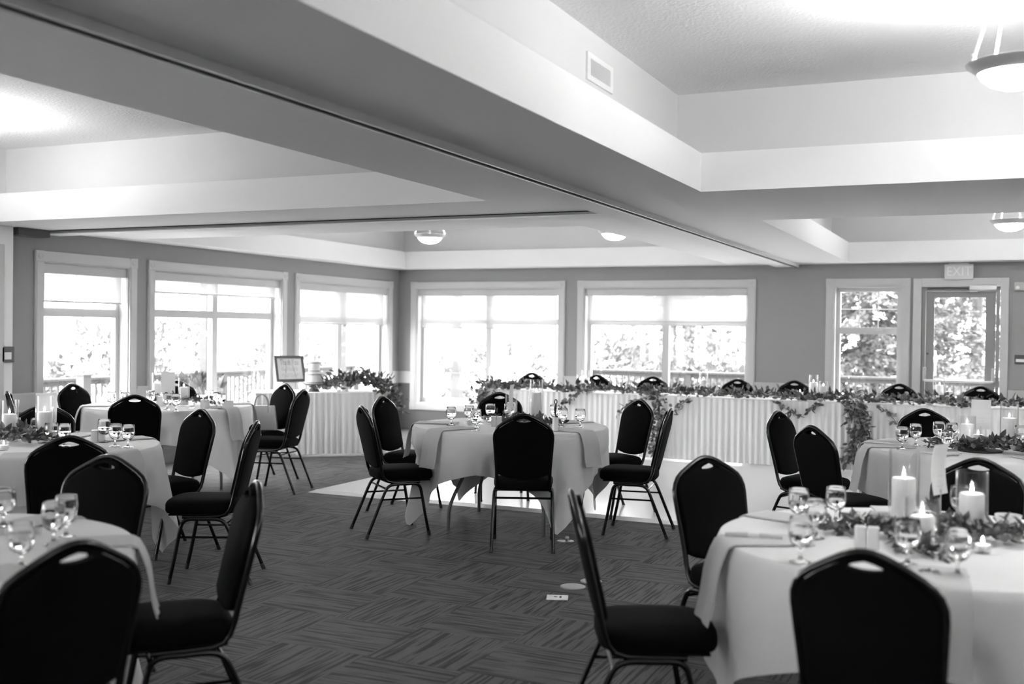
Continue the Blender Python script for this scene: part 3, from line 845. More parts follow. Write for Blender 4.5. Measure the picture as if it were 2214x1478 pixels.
# napkins: a folded strip lying on the table and hanging over its edge
def napkin_mesh(w=.135, inner=.44, hang=.24, seed=0):
    rnd = random.Random(seed)
    path = [(inner, .7605), (inner + .1, .761), (.70, .7605), (.742, .760), (.764, .748), (.776, .72)]
    n = 6
    for i in range(1, n + 1): path.append((.778 + .018 * i * hang / .24 / 2 + .004 * math.sin(i), .72 - hang * i / n))
    bm = bmesh.new(); cols = 7; th = .006
    top = []; botm = []
    for (r, z) in path:
        a = []; b = []
        for j in range(cols):
            v = (j / (cols - 1) - .5) * w
            wob = .004 * math.sin(j * 1.7 + seed) * (1 if z < .73 else .35)
            a.append(bm.verts.new((r + (wob if z < .74 else 0), v, z + th + (wob * .4 if z > .74 else 0)))) if z > .745 else a.append(bm.verts.new((r + th + wob, v, z)))
            b.append(bm.verts.new((r, v, z)))
        top.append(a); botm.append(b)
    m_ = len(path)
    for i in range(m_ - 1):
        for j in range(cols - 1):
            bm.faces.new((top[i][j], top[i + 1][j], top[i + 1][j + 1], top[i][j + 1]))
            bm.faces.new((botm[i][j], botm[i][j + 1], botm[i + 1][j + 1], botm[i + 1][j]))
        bm.faces.new((top[i][0], botm[i][0], botm[i + 1][0], top[i + 1][0]))
        bm.faces.new((top[i][-1], top[i + 1][-1], botm[i + 1][-1], botm[i][-1]))
    bm.faces.new([v for v in top[0]] + [v for v in botm[0][::-1]])
    bm.faces.new([v for v in top[-1][::-1]] + [v for v in botm[-1]])
    return bm
NAP = {'M': (-112, -18, 196, 58, -66, 130), 'A': (2, 68, -48, 110, -100, 180), 'B': (42, 92, -5, 150), 'C': (-2, -80, 48, -132), 'D': (208, 158, -85, -30, 105), 'E': (200, 245, 176, -60, 110)}
def ordinal(i, n):
    names = ['first', 'second', 'third', 'fourth', 'fifth', 'sixth', 'seventh', 'eighth', 'ninth', 'tenth', 'eleventh']
    if n == 1: return ''
    if i == 0: return 'leftmost'
    if i == n - 1: return 'rightmost'
    return names[i] + ' from the left'
def order_by_u(lst, f=lambda q: q):
    return sorted(lst, key=lambda q: depth_u(f(q)))
for key, angs in NAP.items():
    cx, cy = TC[key]
    pos = order_by_u(list(angs), lambda a: (cx + .78 * math.cos(R(a)), cy + .78 * math.sin(R(a)), .75))
    for i, a in enumerate(pos):
        o = obj('napkin', napkin_mesh(random.uniform(.16, .19), random.uniform(.42, .5), random.uniform(.2, .27), i), M['napkin'], None, smooth=50, loc=(cx, cy, .0005))
        o.rotation_euler = (0, 0, R(a))
        tag(o, 'folded grey napkin over the edge of %s, %s' % (TN[key], ordinal(i, len(pos)) if len(pos) > 1 else 'alone'), 'napkin', 'napkins over the table edges')

# ------------------------------------------------------------------ table ware
ZT = .7575
def goblet_proto(label):
    t = thing('water_goblet', label, 'glass')
    bm = bmesh.new()
    lathe(bm, [(0, .0), (.033, .0), (.034, .002), (.014, .007), (.006, .016), (.0045, .03), (.0055, .038), (.009, .043), (.022, .05), (.033, .062), (.0385, .08), (.040, .098), (.0385, .12), (.036, .14),
               (.0352, .141), (.0345, .14), (.0368, .12), (.0382, .098), (.0366, .081), (.031, .0645), (.02, .0535), (0, .05)], 28)
    obj('glass', bm, M['goblet'], t, smooth=50)
    bm = bmesh.new()
    lathe(bm, [(0, .0512), (.0195, .0546), (.0304, .0652), (.0359, .0814), (.0366, .09), (.0366, .0905), (0, .0905)], 24)
    obj('water', bm, M['water'], t, smooth=50)
    return t
GOB = dict(M=[(-3.844, 7.321), (-3.81, 7.56), (-3.60, 7.26), (-3.496, 7.04), (-3.74, 7.80), (-3.60, 7.86), (-3.242, 7.95), (-3.05, 7.64), (-2.93, 7.70)],
           A=[(-5.697, 4.899), (-5.602, 4.99), (-5.139, 5.096), (-4.902, 4.95), (-4.80, 4.95), (-5.27, 4.80), (-5.16, 4.80)],
           B=[(-2.889, 2.645), (-2.955, 2.76), (-2.70, 2.35), (-3.304, 2.796)],
           C=[(-7.236, 7.264), (-7.203, 7.376), (-7.116, 7.30), (-7.067, 7.566), (-6.669, 7.343), (-6.48, 7.24), (-6.72, 7.95), (-6.47, 7.757), (-6.36, 7.69)],
           D=[(-.705, 4.226), (-.608, 4.0), (-.586, 3.56), (-.588, 4.39), (-.268, 3.681), (-.115, 3.583), (-.143, 4.626)],
           E=[(-.581, 7.371), (-.518, 7.648), (-.385, 7.901), (-.307, 7.97), (-.305, 7.284), (.121, 7.893)])
g0 = goblet_proto('')
used = False
for key, pts in GOB.items():
    pts = order_by_u(pts, lambda p: (p[0], p[1], .8))
    for i, (x, y) in enumerate(pts):
        lab = 'clear stemmed water goblet on %s, %s' % (TN[key], ordinal(i, len(pts)))
        grp = 'water goblets on ' + TN[key]
        if not used: g0.location = (x, y, ZT); g0['label'] = lab; g0['group'] = grp; used = True
        else:
            g = dup(g0, (x, y, ZT), random.uniform(0, 6), lab, grp)
            k = random.uniform(.96, 1.06); g.scale = (k, k, random.uniform(.97, 1.05))

def hurricane(r, h, x, y, z, lab, grp):
    bm = bmesh.new()
    lathe(bm, [(0, 0), (r, 0), (r, h), (r - .0015, h + .0015), (r - .003, h), (r - .003, .008), (0, .007)], 32)
    o = obj('hurricane_vase', bm, M['vase'], None, smooth=40, loc=(x, y, z))
    return tag(o, lab, 'vase', grp)
def candle(r, h, x, y, z, lab, grp):
    t = thing('pillar_candle', lab, 'candle', (x, y, z), random.uniform(0, 6), grp)
    bm = bmesh.new(); lathe(bm, [(0, 0), (r, 0), (r, h - .006), (r - .004, h), (r * .8, h + .001), (r * .4, h - .004), (0, h - .005)], 28)
    obj('wax', bm, M['candle'], t, smooth=50)
    bm = bmesh.new(); tube(bm, [(0, 0, h - .006), (.001, 0, h + .008)], .0015, 6)
    obj('wick', bm, M['wick'], t)
    bm = bmesh.new(); lathe(bm, [(0, h + .003), (.0045, h + .007), (.006, h + .013), (.0038, h + .022), (0, h + .032)], 12)
    obj('flame', bm, M['flame'], t, smooth=180)
    return t
def tealight(x, y, z, lab, grp):
    t = thing('tealight_holder', lab, 'candle holder', (x, y, z), 0, grp)
    bm = bmesh.new(); lathe(bm, [(0, 0), (.024, 0), (.029, .008), (.031, .05), (.0295, .051), (.0275, .012), (0, .006)], 24)
    obj('glass_cup', bm, M['vase'], t, smooth=40)
    bm = bmesh.new(); lathe(bm, [(0, .0075), (.024, .0135), (.0255, .03), (0, .029)], 20)
    obj('wax', bm, M['candle'], t, smooth=40)
    bm = bmesh.new(); lathe(bm, [(0, .03), (.004, .036), (.005, .042), (0, .058)], 10)
    obj('flame', bm, M['flame'], t, smooth=180)
    return t
#            x, y, vase radius, vase height, candle radius, candle height
VASE = dict(M=[(-3.66, 8.03, .048, .215, .036, .135), (-3.45, 8.06, .055, .335, .042, .225)],
            A=[(-5.43, 4.895, .055, .293, .044, .185), (-5.66, 4.83, .055, .26, .044, .165)],
            C=[(-7.42, 8.03, .05, .28, .04, .175), (-6.88, 7.79, .05, .255, .04, .165)],
            D=[(-.35, 4.555, .058, .282, .046, .163), (-.093, 4.27, .055, .245, .044, .158), (-.245, 4.0, .058, .175, .042, .105)],
            E=[(-.205, 7.75, .055, .205, .043, .145), (.05, 8.05, .058, .293, .048, .175)])
BARE = dict(C=[(-6.99, 7.62, .042, .092)], E=[(-.135, 7.63, .037, .096)])
for key, lst in VASE.items():
    lst = order_by_u(lst, lambda q: (q[0], q[1], .9))
    for i, (x, y, r, h, cr, chh) in enumerate(lst):
        w_ = ordinal(i, len(lst))
        hurricane(r, h, x, y, ZT, 'clear glass cylinder vase around a candle on %s, %s' % (TN[key], w_), 'glass cylinder vases')
        candle(cr, chh, x, y, ZT + .008, 'lit white pillar candle inside the %s glass cylinder on %s' % (w_ if 'most' in w_ else 'middle', TN[key]), 'pillar candles')
for key, lst in BARE.items():
    for (x, y, cr, chh) in lst:
        candle(cr, chh, x, y, ZT, 'lit short white pillar candle without a vase on ' + TN[key], 'pillar candles')
TEA = dict(M=[(-3.72, 7.58), (-3.62, 7.55), (-3.30, 7.86)], A=[(-5.304, 4.488)], C=[(-6.64, 7.62)], D=[(-.051, 4.005)], E=[(-.30, 7.6)])
for key, lst in TEA.items():
    lst = order_by_u(lst, lambda q: (q[0], q[1], .8))
    for i, (x, y) in enumerate(lst):
        tealight(x, y, ZT, 'small glass tealight holder with lit candle on %s%s' % (TN[key], ', ' + ordinal(i, len(lst)) if len(lst) > 1 else ''), 'tealights on the tables')
def shaker_pair(x, y, rz, key):
    for k, sx in enumerate((-1, 1)):
        ox, oy = sx * .021 * math.cos(rz), sx * .021 * math.sin(rz)
        t = thing('shaker', 'square white ceramic shaker on %s, %s of the pair' % (TN[key], 'left' if k == 0 else 'right'), 'shaker', (x + ox, y + oy, ZT), rz, 'salt and pepper shakers')
        obj('body', B(-.02, .02, -.02, .02, 0, .078, .006, 3), M['salt'], t, smooth=40)
        bm = bmesh.new()
        for j in range(3): box(bm, -.008 + j * .007, -.006 + j * .007, -.001, .001, .0779, .0785)
        obj('hole', bm, M['ink_dark'], t)
for key, x, y, rz in (('M', -3.51, 7.43, 25), ('A', -5.17, 5.078, 40), ('C', -6.52, 7.66, 40), ('D', -.416, 3.89, 5), ('E', .2, 7.3, 10), ('B', -3.3, 2.2, 30)):
    shaker_pair(x, y, R(rz), key)
def card(x, y, deg, lab, lines=3):
    t = thing('table_card', lab, 'table card', (x, y, ZT), R(deg), 'table cards')
    obj('base', B(-.03, .03, -.016, .016, 0, .012, .003, 1), M['slab'], t)
    bm = bmesh.new(); tube(bm, [(0, 0, .012), (0, 0, .125)], .0022, 6); obj('stem', bm, M['steel'], t)
    bm = bmesh.new()
    rs = []
    for j in range(7):
        z = .105 + .2 * j / 6; b = .012 * math.sin(j / 6 * PI)
        rs.append([(-.062, b - .0006, z), (.062, b - .0006, z), (.062, b + .0006, z), (-.062, b + .0006, z)])
    rings(bm, rs); c = obj('card', bm, M['card'], t)
    bm = bmesh.new()
    for j in range(lines): box(bm, -.03 + .004 * j, .028 - .006 * j, .0, .0025, .14 + j * .02, .1412 + j * .02)
    obj('print', bm, mat('faint_print', .6, .8), c)
    return t
card(-5.49, 4.9 + .06, 38, 'tall white card standing behind the candles of the left table')
card(-7.094, 7.82, 42, 'white card on a thin stem at the table by the left windows')
card(-3.53, 7.76, 100, 'white card turned nearly edge-on on the centre table')
card(-.125, 7.97, 5, 'white card on a stem facing the camera at the right rear table')
card(-.215, 4.62, 68, 'white card turned nearly edge-on behind the front right candles')
t = thing('scoop_holder', 'white cylinder holding a black looped handle, front of the centre table', 'utensil holder', (-2.97, 7.30, ZT))
bm = bmesh.new(); lathe(bm, [(0, 0), (.022, 0), (.022, .004)], 20); obj('base', bm, M['ink_dark'], t)
bm = bmesh.new(); lathe(bm, [(0, .004), (.0225, .004), (.0225, .102), (.021, .104), (.019, .1), (0, .099)], 24); obj('sleeve', bm, M['salt'], t, smooth=40)
bm = bmesh.new(); tube(bm, [(.012, 0, .1), (.002, 0, .115), (-.004, 0, .14), (-.003, 0, .17), (.0, 0, .2)], [.012, .007, .008, .0105, .008], 10)
bm2 = [(.0, 0, .196), (-.009, 0, .21), (-.008, 0, .226), (0, 0, .233), (.008, 0, .226), (.009, 0, .21), (0, 0, .196)]
tube(bm, smooth_path(bm2, 3), .0042, 6); obj('handle', bm, M['blackplastic'], t, smooth=60)
def cup(x, y, r, h, lab):
    bm = bmesh.new(); lathe(bm, [(0, 0), (r * .6, 0), (r * .85, h * .35), (r, h), (r - .003, h), (r * .8, h * .4), (0, .006)], 24)
    tag(obj('cup', bm, M['salt'], None, smooth=40, loc=(x, y, ZT)), lab, 'cup', 'white cups')
cup(.03, 4.5, .048, .062, 'white cup at the far edge of the front right table')
cup(-3.72, 7.40, .03, .035, 'small white creamer cup on the centre table among the goblets')
def tent(x, y, deg, lab):
    bm = bmesh.new()
    rings(bm, [[(-.05, -.03, 0), (-.05, .03, 0), (-.05, .006, .055), (-.05, -.006, .055)], [(.05, -.03, 0), (.05, .03, 0), (.05, .006, .055), (.05, -.006, .055)]])
    o = tag(obj('folded_napkin', bm, M['card'], None, loc=(x, y, ZT)), lab, 'napkin'); o.rotation_euler = (0, 0, R(deg))
tent(-6.5, 7.95, 40, 'small white tented napkin on the table by the left windows')
# cutlery rolls on the tables
for (x, y, deg, lab) in ((-.80, 3.86, 12, 'napkin roll lying at the left of the front right table'), (-.50, 4.55, 35, 'dark edged napkin roll lying behind the front right goblets'),
                         (-3.15, 2.7, 30, 'napkin roll lying flat on the front left table'), (-.33, 7.12, 15, 'napkin roll lying at the near edge of the right rear table')):
    t = thing('napkin_roll', lab, 'napkin', (x, y, ZT + .0005), R(deg), 'rolled napkins')
    bm = bmesh.new(); tube(bm, [(-.1, 0, .0125), (-.03, 0, .0135), (.04, 0, .0135), (.1, 0, .0125)], [.011, .0125, .0125, .011], 10); obj('cloth', bm, M['napkin'], t, smooth=60)
    bm = bmesh.new(); tube(bm, [(-.02, 0, .0135), (.02, 0, .0135)], .0133, 10); obj('band', bm, M['card'], t, smooth=60)

# ------------------------------------------------------------------ greenery
def leaf_mesh(kind, name):
    bm = bmesh.new()
    if kind == 'round':
        pr = [(-.0, 0), (.010, .006), (.016, .016), (.0165, .026), (.011, .036), (0, .041)]; cup_ = .006
    elif kind == 'lance':
        pr = [(0, 0), (.0055, .012), (.0078, .028), (.006, .046), (0, .064)]; cup_ = .003
    else:
        pr = [(0, 0), (.012, .014), (.018, .032), (.014, .052), (0, .075)]; cup_ = .006
    mid = [bm.verts.new((0, y, -cup_ * .4 - .12 * y * y / .06)) for _, y in pr]
    for sx in (1, -1):
        sd = [mid[0]] + [bm.verts.new((sx * x, y, cup_ * .6 - .12 * y * y / .06)) for x, y in pr[1:-1]] + [mid[-1]]
        for i in range(len(pr) - 1):
            vs = [mid[i], mid[i + 1], sd[i + 1], sd[i]]
            vs = list(dict.fromkeys(vs))
            if len(vs) >= 3: bm.faces.new(vs if sx > 0 else vs[::-1])
    for f in bm.faces: f.smooth = True
    me = bpy.data.meshes.new(name); bm.to_mesh(me); bm.free()
    return me
LEAF = []
for kind, m in (('round', 'leaf_b'), ('round', 'leaf_c'), ('lance', 'leaf_a'), ('oval', 'leaf_c'), ('lance', 'leaf_c'), ('oval', 'leaf_a')):
    me = leaf_mesh(kind, 'leaf'); me.materials.append(M[m]); LEAF.append(me)
def frame_from(d, roll):
    d = d.normalized(); x = d.orthogonal().normalized(); x = Matrix.Rotation(roll, 3, d) @ x
    z = x.cross(d)
    return Matrix(((x.x, d.x, z.x), (x.y, d.y, z.y), (x.z, d.z, z.z)))
def foliage(name, label, cat, loc, gen, n, nparts, group=None, stems=None, scale=(.8, 1.4), floor_z=.002, rnd=None, weights=(5, 4, 1.6, 3, 1.4, 2)):
    """gen(rnd) -> (point, outward direction, scale factor) in the thing's frame; the first nparts leaves are parts, the rest one joined part."""
    rnd = rnd or random.Random(len(label))
    t = thing(name, label, cat, loc, 0, group)
    rest = {}
    for i in range(n):
        p, d, sc = gen(rnd)
        d = Vector(d) + Vector((rnd.gauss(0, .45), rnd.gauss(0, .45), rnd.gauss(0, .35)))
        if d.length < .05: d = Vector((0, 0, 1))
        k = rnd.choices(range(6), weights)[0]
        s_ = rnd.uniform(*scale) * sc
        mt = Matrix.Translation(p) @ frame_from(d, rnd.uniform(0, 2 * PI)).to_4x4() @ Matrix.Scale(s_, 4)
        if floor_z is not None:
            tip = mt @ Vector((0, .05, 0))
            if tip.z < floor_z or p[2] < floor_z:
                mt = Matrix.Translation((0, 0, floor_z - min(tip.z, p[2]))) @ mt
        if i < nparts:
            o = bpy.data.objects.new('leaf', LEAF[k]); COL.objects.link(o); o.parent = t; o.matrix_local = mt
        else: rest.setdefault(k, []).append(mt)
    if rest:
        vs = []; fs = []; mi = []
        mats = []
        for k, ms in rest.items():
            me = LEAF[k]; mats.append(me.materials[0]); idx = len(mats) - 1
            for mt in ms:
                b = len(vs)
                vs += [mt @ v.co for v in me.vertices]
                for p in me.polygons: fs.append([b + q for q in p.vertices]); mi.append(idx)
        me = bpy.data.meshes.new('foliage'); me.from_pydata([tuple(v) for v in vs], [], fs)
        for m_ in mats: me.materials.append(m_)
        me.polygons.foreach_set('material_index', mi); me.polygons.foreach_set('use_smooth', [True] * len(fs)); me.update()
        o = bpy.data.objects.new('foliage', me); COL.objects.link(o); o.parent = t; o['kind'] = 'stuff'
    if stems:
        bm = bmesh.new()
        for s_ in stems: tube(bm, smooth_path(s_, 4), .003, 5)
        obj('stem', bm, M['stem'], t)
    return t
def path_gen(paths, spread, zs=1.0, up=.35, length_weights=None):
    segs = []
    for P in paths:
        pts = smooth_path(P, 6)
        for i in range(len(pts) - 1): segs.append((pts[i], pts[i + 1], (pts[i + 1] - pts[i]).length))
    tot = [q[2] for q in segs]
    def g(rnd):
        a, b, l = rnd.choices(segs, tot)[0]
        p = a.lerp(b, rnd.random())
        off = Vector((rnd.gauss(0, spread), rnd.gauss(0, spread), abs(rnd.gauss(0, spread * zs))))
        d = off.normalized() * .9 + (b - a).normalized() * rnd.choice((-.6, .6)) + Vector((0, 0, up)) if off.length > 1e-4 else Vector((0, 0, 1))
        return p + off, d, 1
    return g
CENTRE = {
 'M': ((-3.50, 7.86), [[(-.30, .0, .01), (-.1, .03, .015), (.12, .0, .015), (.34, -.1, .01)], [(-.1, .1, .012), (.1, .12, .015)]], 200, 40, 'low greenery with pale round leaves around the candles of the centre table'),
 'A': ((-5.40, 4.74), [[(-.3, -.1, .03), (-.08, -.06, .05), (.1, .06, .03)], [(-.16, .02, .04), (-.1, .1, .08)]], 240, 60, 'low greenery with pale oval leaves at the tall card table'),
 'C': ((-6.95, 7.84), [[(-.32, .0, .03), (-.1, -.08, .04), (.12, -.03, .05), (.33, .1, .02)]], 240, 25, 'dark low greenery around the candles by the left windows'),
 'D': ((-.2, 4.15), [[(-.40, .02, .01), (-.2, .0, .02), (.04, -.03, .035), (.28, .1, .025), (.42, .12, .012)], [(-.1, -.1, .015), (0, -.34, .008)], [(.0, .1, .05), (.1, .2, .04)]], 520, 120, 'dark leafy greenery spread around the candles of the front right table'),
 'E': ((-.14, 7.58), [[(-.28, -.02, .01), (-.1, -.06, .02), (.1, -.12, .035), (.3, -.16, .03), (.42, -.2, .012)], [(.08, .0, .05), (.22, -.06, .06)]], 420, 60, 'dark leafy greenery heaped on the wood slab of the right rear table'),
}
for key, ((cx, cy), paths, nn, npt, lab) in CENTRE.items():
    foliage('table_greenery', lab, 'greenery', (cx, cy, ZT), path_gen(paths, .034, .55, .0), int(nn * 1.4), npt, 'greenery centrepieces', paths, (.45, .95), .003, None, (7, 3, 1, 3, 1, 1) if key == 'A' else (4, 4, 2.5, 3, 2, 2.5))
t = thing('wood_slab', 'dark wooden slab under the greenery of the right rear table', 'tray', (-.12, 7.5, ZT))
bm = bmesh.new(); lathe(bm, [(0, 0), (.13, 0), (.135, .006), (.13, .011), (0, .012)], 40); obj('board', bm, M['slab'], t, smooth=40)
# loose sprigs in front of the greenery of the front right table
for (x, y, deg, lab) in ((-.62, 4.2, 150, 'small dark leaf sprig lying left of the shakers on the front right table'), (-.2, 3.55, -60, 'small leaf sprig poking out behind the lower right chair back')):
    foliage('leaf_sprig', lab, 'sprig', (x, y, ZT), lambda rnd, a=R(deg): (Vector((rnd.uniform(-.05, .05) * math.cos(a), rnd.uniform(-.05, .05) * math.sin(a), .006)), Vector((math.cos(a), math.sin(a), .1)), .9), 7, 7, 'loose leaf sprigs', None, (.7, 1), .004)

# ------------------------------------------------------------------ head table with skirt and garland
HX0, HX1, HY, HD, HZ = -5.92, 2.4, 11.98, .72, .735
def skirt_mesh(L, z0, z1, seed, pitch=.068, dep=.010):
    rnd = random.Random(seed); bm = bmesh.new(); n = int(L / pitch * 8)
    prev = None; ph = 0
    for i in range(n + 1):
        x = L * i / n; ph += (2 * PI / 8) * rnd.uniform(.7, 1.3)
        col = []
        for j in range(9):
            t = j / 8
            a = dep * (.5 + .9 * t) * math.sin(ph) + .006 * t * math.sin(ph * .37 + seed)
            col.append(bm.verts.new((x, -a - .012 - .014 * t, z1 - (z1 - z0) * t)))
        if prev:
            for j in range(8): bm.faces.new((prev[j], col[j], col[j + 1], prev[j + 1]))
        prev = col
    return bm
def skirted(name, label, L, D, Z, loc, rz, ends=True):
    t = thing(name, label, 'table', loc, rz)
    obj('tabletop', B(0, L, 0, D, Z - .03, Z - .004), M['wood'], t)
    obj('cloth', B(-.012, L + .012, -.012, D + .012, Z - .006, Z, .002, 1), M['cloth'], t)
    bm = skirt_mesh(L, .02, Z - .005, 3)
    for (x, fl_) in ((0, -1), (L, 1)):
        b2 = skirt_mesh(D, .02, Z - .005, 5)
        mt = Matrix.Translation((x, D, 0)) @ Matrix.Rotation(R(-90), 4, 'Z') if fl_ < 0 else Matrix.Translation((x, 0, 0)) @ Matrix.Rotation(R(90), 4, 'Z')
        b2.transform(mt); me_ = bpy.data.meshes.new('q'); b2.to_mesh(me_); b2.free(); bm.from_mesh(me_); bpy.data.meshes.remove(me_)
    bmesh.ops.solidify(bm, geom=bm.faces[:], thickness=.0015) if False else None
    obj('table_skirt', bm, M['skirt'], t, smooth=180)
    for x in (.06, L - .06):
        for y in (.08, D - .08):
            lg = bmesh.new(); tube(lg, [(x, y, Z - .03), (x, y, 0)], .014, 8); obj('leg', lg, M['legmetal'], t)
    return t
ht = skirted('head_table', 'long head table with white pleated skirt and leaf garland on the dance floor', HX1 - HX0, HD, HZ, (HX0, HY, .022), 0)
HZ += .022
gp = [[(HX0 + .02, HY + .1, HZ + .03)] + [(x, HY + .05 + .03 * math.sin(x * 3.1), HZ + .025 + .012 * math.sin(x * 7)) for x in [HX0 + .4 + .4 * i for i in range(20)]]]
fall_l = [(-3.66, HY + .04, HZ + .03), (-3.58, HY - .05, HZ - .05), (-3.56, HY - .07, .5), (-3.60, HY - .08, .25), (-3.59, HY - .08, .08)]
fall_r = [(-1.47, HY + .04, HZ + .03), (-1.40, HY - .06, HZ - .06), (-1.36, HY - .08, .5), (-1.4, HY - .08, .28), (-1.42, HY - .08, .1)]
fall_e = [(HX0 + .5, HY + .03, HZ + .05), (HX0 + .15, HY - .03, HZ + .02), (HX0 + .08, HY - .06, HZ - .12), (HX0 + .2, HY - .07, HZ - .22)]
wisps = [[(-3.7, HY, HZ), (-3.95, HY - .08, HZ - .12), (-4.05, HY - .08, HZ - .24)], [(-1.2, HY, HZ), (-1.02, HY - .08, HZ - .15), (-.9, HY - .09, HZ - .34)],
         [(-4.6, HY, HZ), (-4.7, HY - .06, HZ - .1), (-4.78, HY - .07, HZ - .17)], [(-2.3, HY, HZ), (-2.15, HY - .06, HZ - .08), (-2.0, HY - .07, HZ - .16)],
         [(-3.2, HY, HZ), (-3.33, HY - .07, HZ - .1), (-3.42, HY - .08, HZ - .2)], [(-1.75, HY, HZ), (-1.85, HY - .05, HZ - .05), (-1.9, HY - .06, HZ - .1)]]
gm = path_gen(gp, .048, .75, .05); gl_ = path_gen([fall_l], .035, .2, -.5); gr_ = path_gen([fall_r], .05, .2, -.5); ge_ = path_gen([fall_e], .06, .4, -.1); gw_ = path_gen(wisps, .012, .3, -.4)
def garland_gen(rnd):
    q = rnd.random()
    g_ = gm if q < .66 else gl_ if q < .735 else gr_ if q < .87 else ge_ if q < .94 else gw_
    p, d, s_ = g_(rnd)
    if p.y < HY - .03 or p.z < HZ:
        p.y = min(p.y, HY - .045)
    if p.y > HY - .04 and p.z < HZ + .004: p.z = HZ + .004 + rnd.random() * .02
    p.z = max(p.z, .05)
    return p, d, s_
foliage('leaf_garland', 'long leafy garland along the head table edge with two hanging falls', 'garland', (0, 0, 0), garland_gen, 3600, 300, None, gp + [fall_l, fall_r, fall_e] + wisps, (.65, 1.35), None)
# vases, candles and glasses on the head table (x, y, vase r, vase h, candle r, candle h)
HV = [(-5.86, .30, .05, .265, .04, .15), (-5.79, .2, .04, .19, .033, .09), (-4.57, .2, .05, .262, .042, .165), (-4.67, .28, .045, .2, .04, .135), (-3.13, .22, .05, .275, .042, .18),
      (-1.90, .26, .05, .28, .04, .19), (-1.80, .3, .045, .21, .038, .15), (-.60, .28, .05, .29, .042, .2), (-.50, .22, .047, .215, .038, .14)]
HVL = ['tall glass cylinder at the left end of the head table', 'short glass cylinder at the left end of the head table', 'tall glass cylinder before the second head table chair', 'medium glass cylinder just left of the second head table chair',
       'pale tall glass cylinder in front of the spruce window', 'tall glass cylinder beside the fifth head table chair', 'medium glass cylinder right of the fifth head table chair', 'tall glass cylinder before the exit door', 'medium glass cylinder right of the tall one before the exit door']
for (x, dy, r, h, cr, chh), lab in zip(HV, HVL):
    hurricane(r, h, x, HY + dy, HZ + .0005, lab, 'glass cylinders on the head table')
    candle(cr, chh, x, HY + dy, HZ + .0085, 'lit white candle in the ' + lab.split(' glass')[0] + ' cylinder' + lab.split('cylinder')[1], 'candles on the head table')
for (x, dy, cr, chh, lab) in ((-4.48, .1, .04, .1, 'white pillar candle low in the garland before the second chair'), (-2.02, .1, .036, .09, 'small white candle low in the garland before the fifth chair'), (-.69, .14, .04, .1, 'short white candle left of the exit door glass cylinders')):
    candle(cr, chh, x, HY + dy, HZ + .0005, lab, 'candles on the head table')
def tumbler(x, y, lab):
    t = thing('tumbler', lab, 'glass', (x, y, HZ + .0005), 0, 'tumblers on the head table')
    bm = bmesh.new(); lathe(bm, [(0, 0), (.033, 0), (.037, .09), (.0355, .0905), (.0315, .008), (0, .007)], 24); obj('glass', bm, M['vase'], t, smooth=40)
    bm = bmesh.new(); lathe(bm, [(0, .0075), (.0312, .0082), (.0332, .055), (0, .055)], 20); obj('drink', bm, mat('pale_drink', .6, .2) if False else M['napkin'], t, smooth=40)
for x, lab in ((-5.28, 'tumbler in front of the first head table chair'), (-4.92, 'tumbler in the garland left of the tall vase'), (-4.06, 'tumbler left of the third head table chair'), (-3.73, 'squat tumbler in front of the third head table chair'),
               (-1.23, 'left tumbler before the sixth head table chair'), (-1.16, 'right tumbler before the sixth head table chair'), (-.36, 'left tumbler before the last head table chair'), (-.29, 'right tumbler before the last head table chair')):
    tumbler(x, HY + .36, lab)

# ------------------------------------------------------------------ cake table
CA = R(41); CO = Vector((-7.77, 9.995, 0)); cd = Vector((math.cos(CA), math.sin(CA), 0)); cn = Vector((-math.sin(CA), math.cos(CA), 0))
skirted('cake_table', 'skirted white table across the room corner holding the cake', 1.53, .6, .735, CO + cn * .02, CA)
def cp(u, v, z=.7355):
    p = CO + cd * (u - .3) + cn * (v + .02); return (p.x, p.y, z)
x, y, z = cp(.98, .22)
t = thing('cake_stand', 'dark wooden pedestal cake stand on the corner table', 'cake stand', (x, y, z))
bm = bmesh.new(); lathe(bm, [(0, 0), (.065, 0), (.068, .006), (.05, .03), (.025, .07), (.022, .078)], 28); obj('foot', bm, M['stand'], t, smooth=40)
bm = bmesh.new(); lathe(bm, [(.02, .0785), (.122, .08), (.125, .086), (.122, .09), (0, .09)], 36); obj('plate', bm, M['signframe'], t, smooth=40)
t = thing('wedding_cake', 'two-tier white wedding cake with bare sponge patches on its stand', 'cake', (x, y, z + .0905))
def cake_tier(r, z0, z1, nm):
    bm = bmesh.new(); lathe(bm, [(0, z0), (r - .004, z0), (r, z0 + .004), (r, z1 - .006), (r - .006, z1), (0, z1 + .001)], 40)
    o = obj(nm, bm, M['cake'], t, smooth=40)
    for zz in (z0 + .018, z1 - .022):
        b2 = bmesh.new(); lathe(b2, [(r + .0004, zz - .006), (r + .0012, zz - .003), (r + .0012, zz + .003), (r + .0004, zz + .006)], 40)
        bmesh.ops.delete(b2, geom=[f for f in b2.faces if len(f.verts) > 4], context='FACES_ONLY')
        obj('sponge_band', b2, M['sponge'], o, smooth=60)
cake_tier(.105, 0, .135, 'lower_tier'); cake_tier(.068, .1365, .27, 'upper_tier')
x, y, z = cp(.72, .26)
t = thing('framed_sign', 'dark framed sign with thin tall lettering on an easel beside the cake', 'sign', (x, y, z), R(60))
tilt = Matrix.Translation((0, 0, .115)) @ Matrix.Rotation(R(-17), 4, 'X') @ Matrix.Translation((0, 0, -.115))
fb = bmesh.new()
W_, H_ = .37, .315
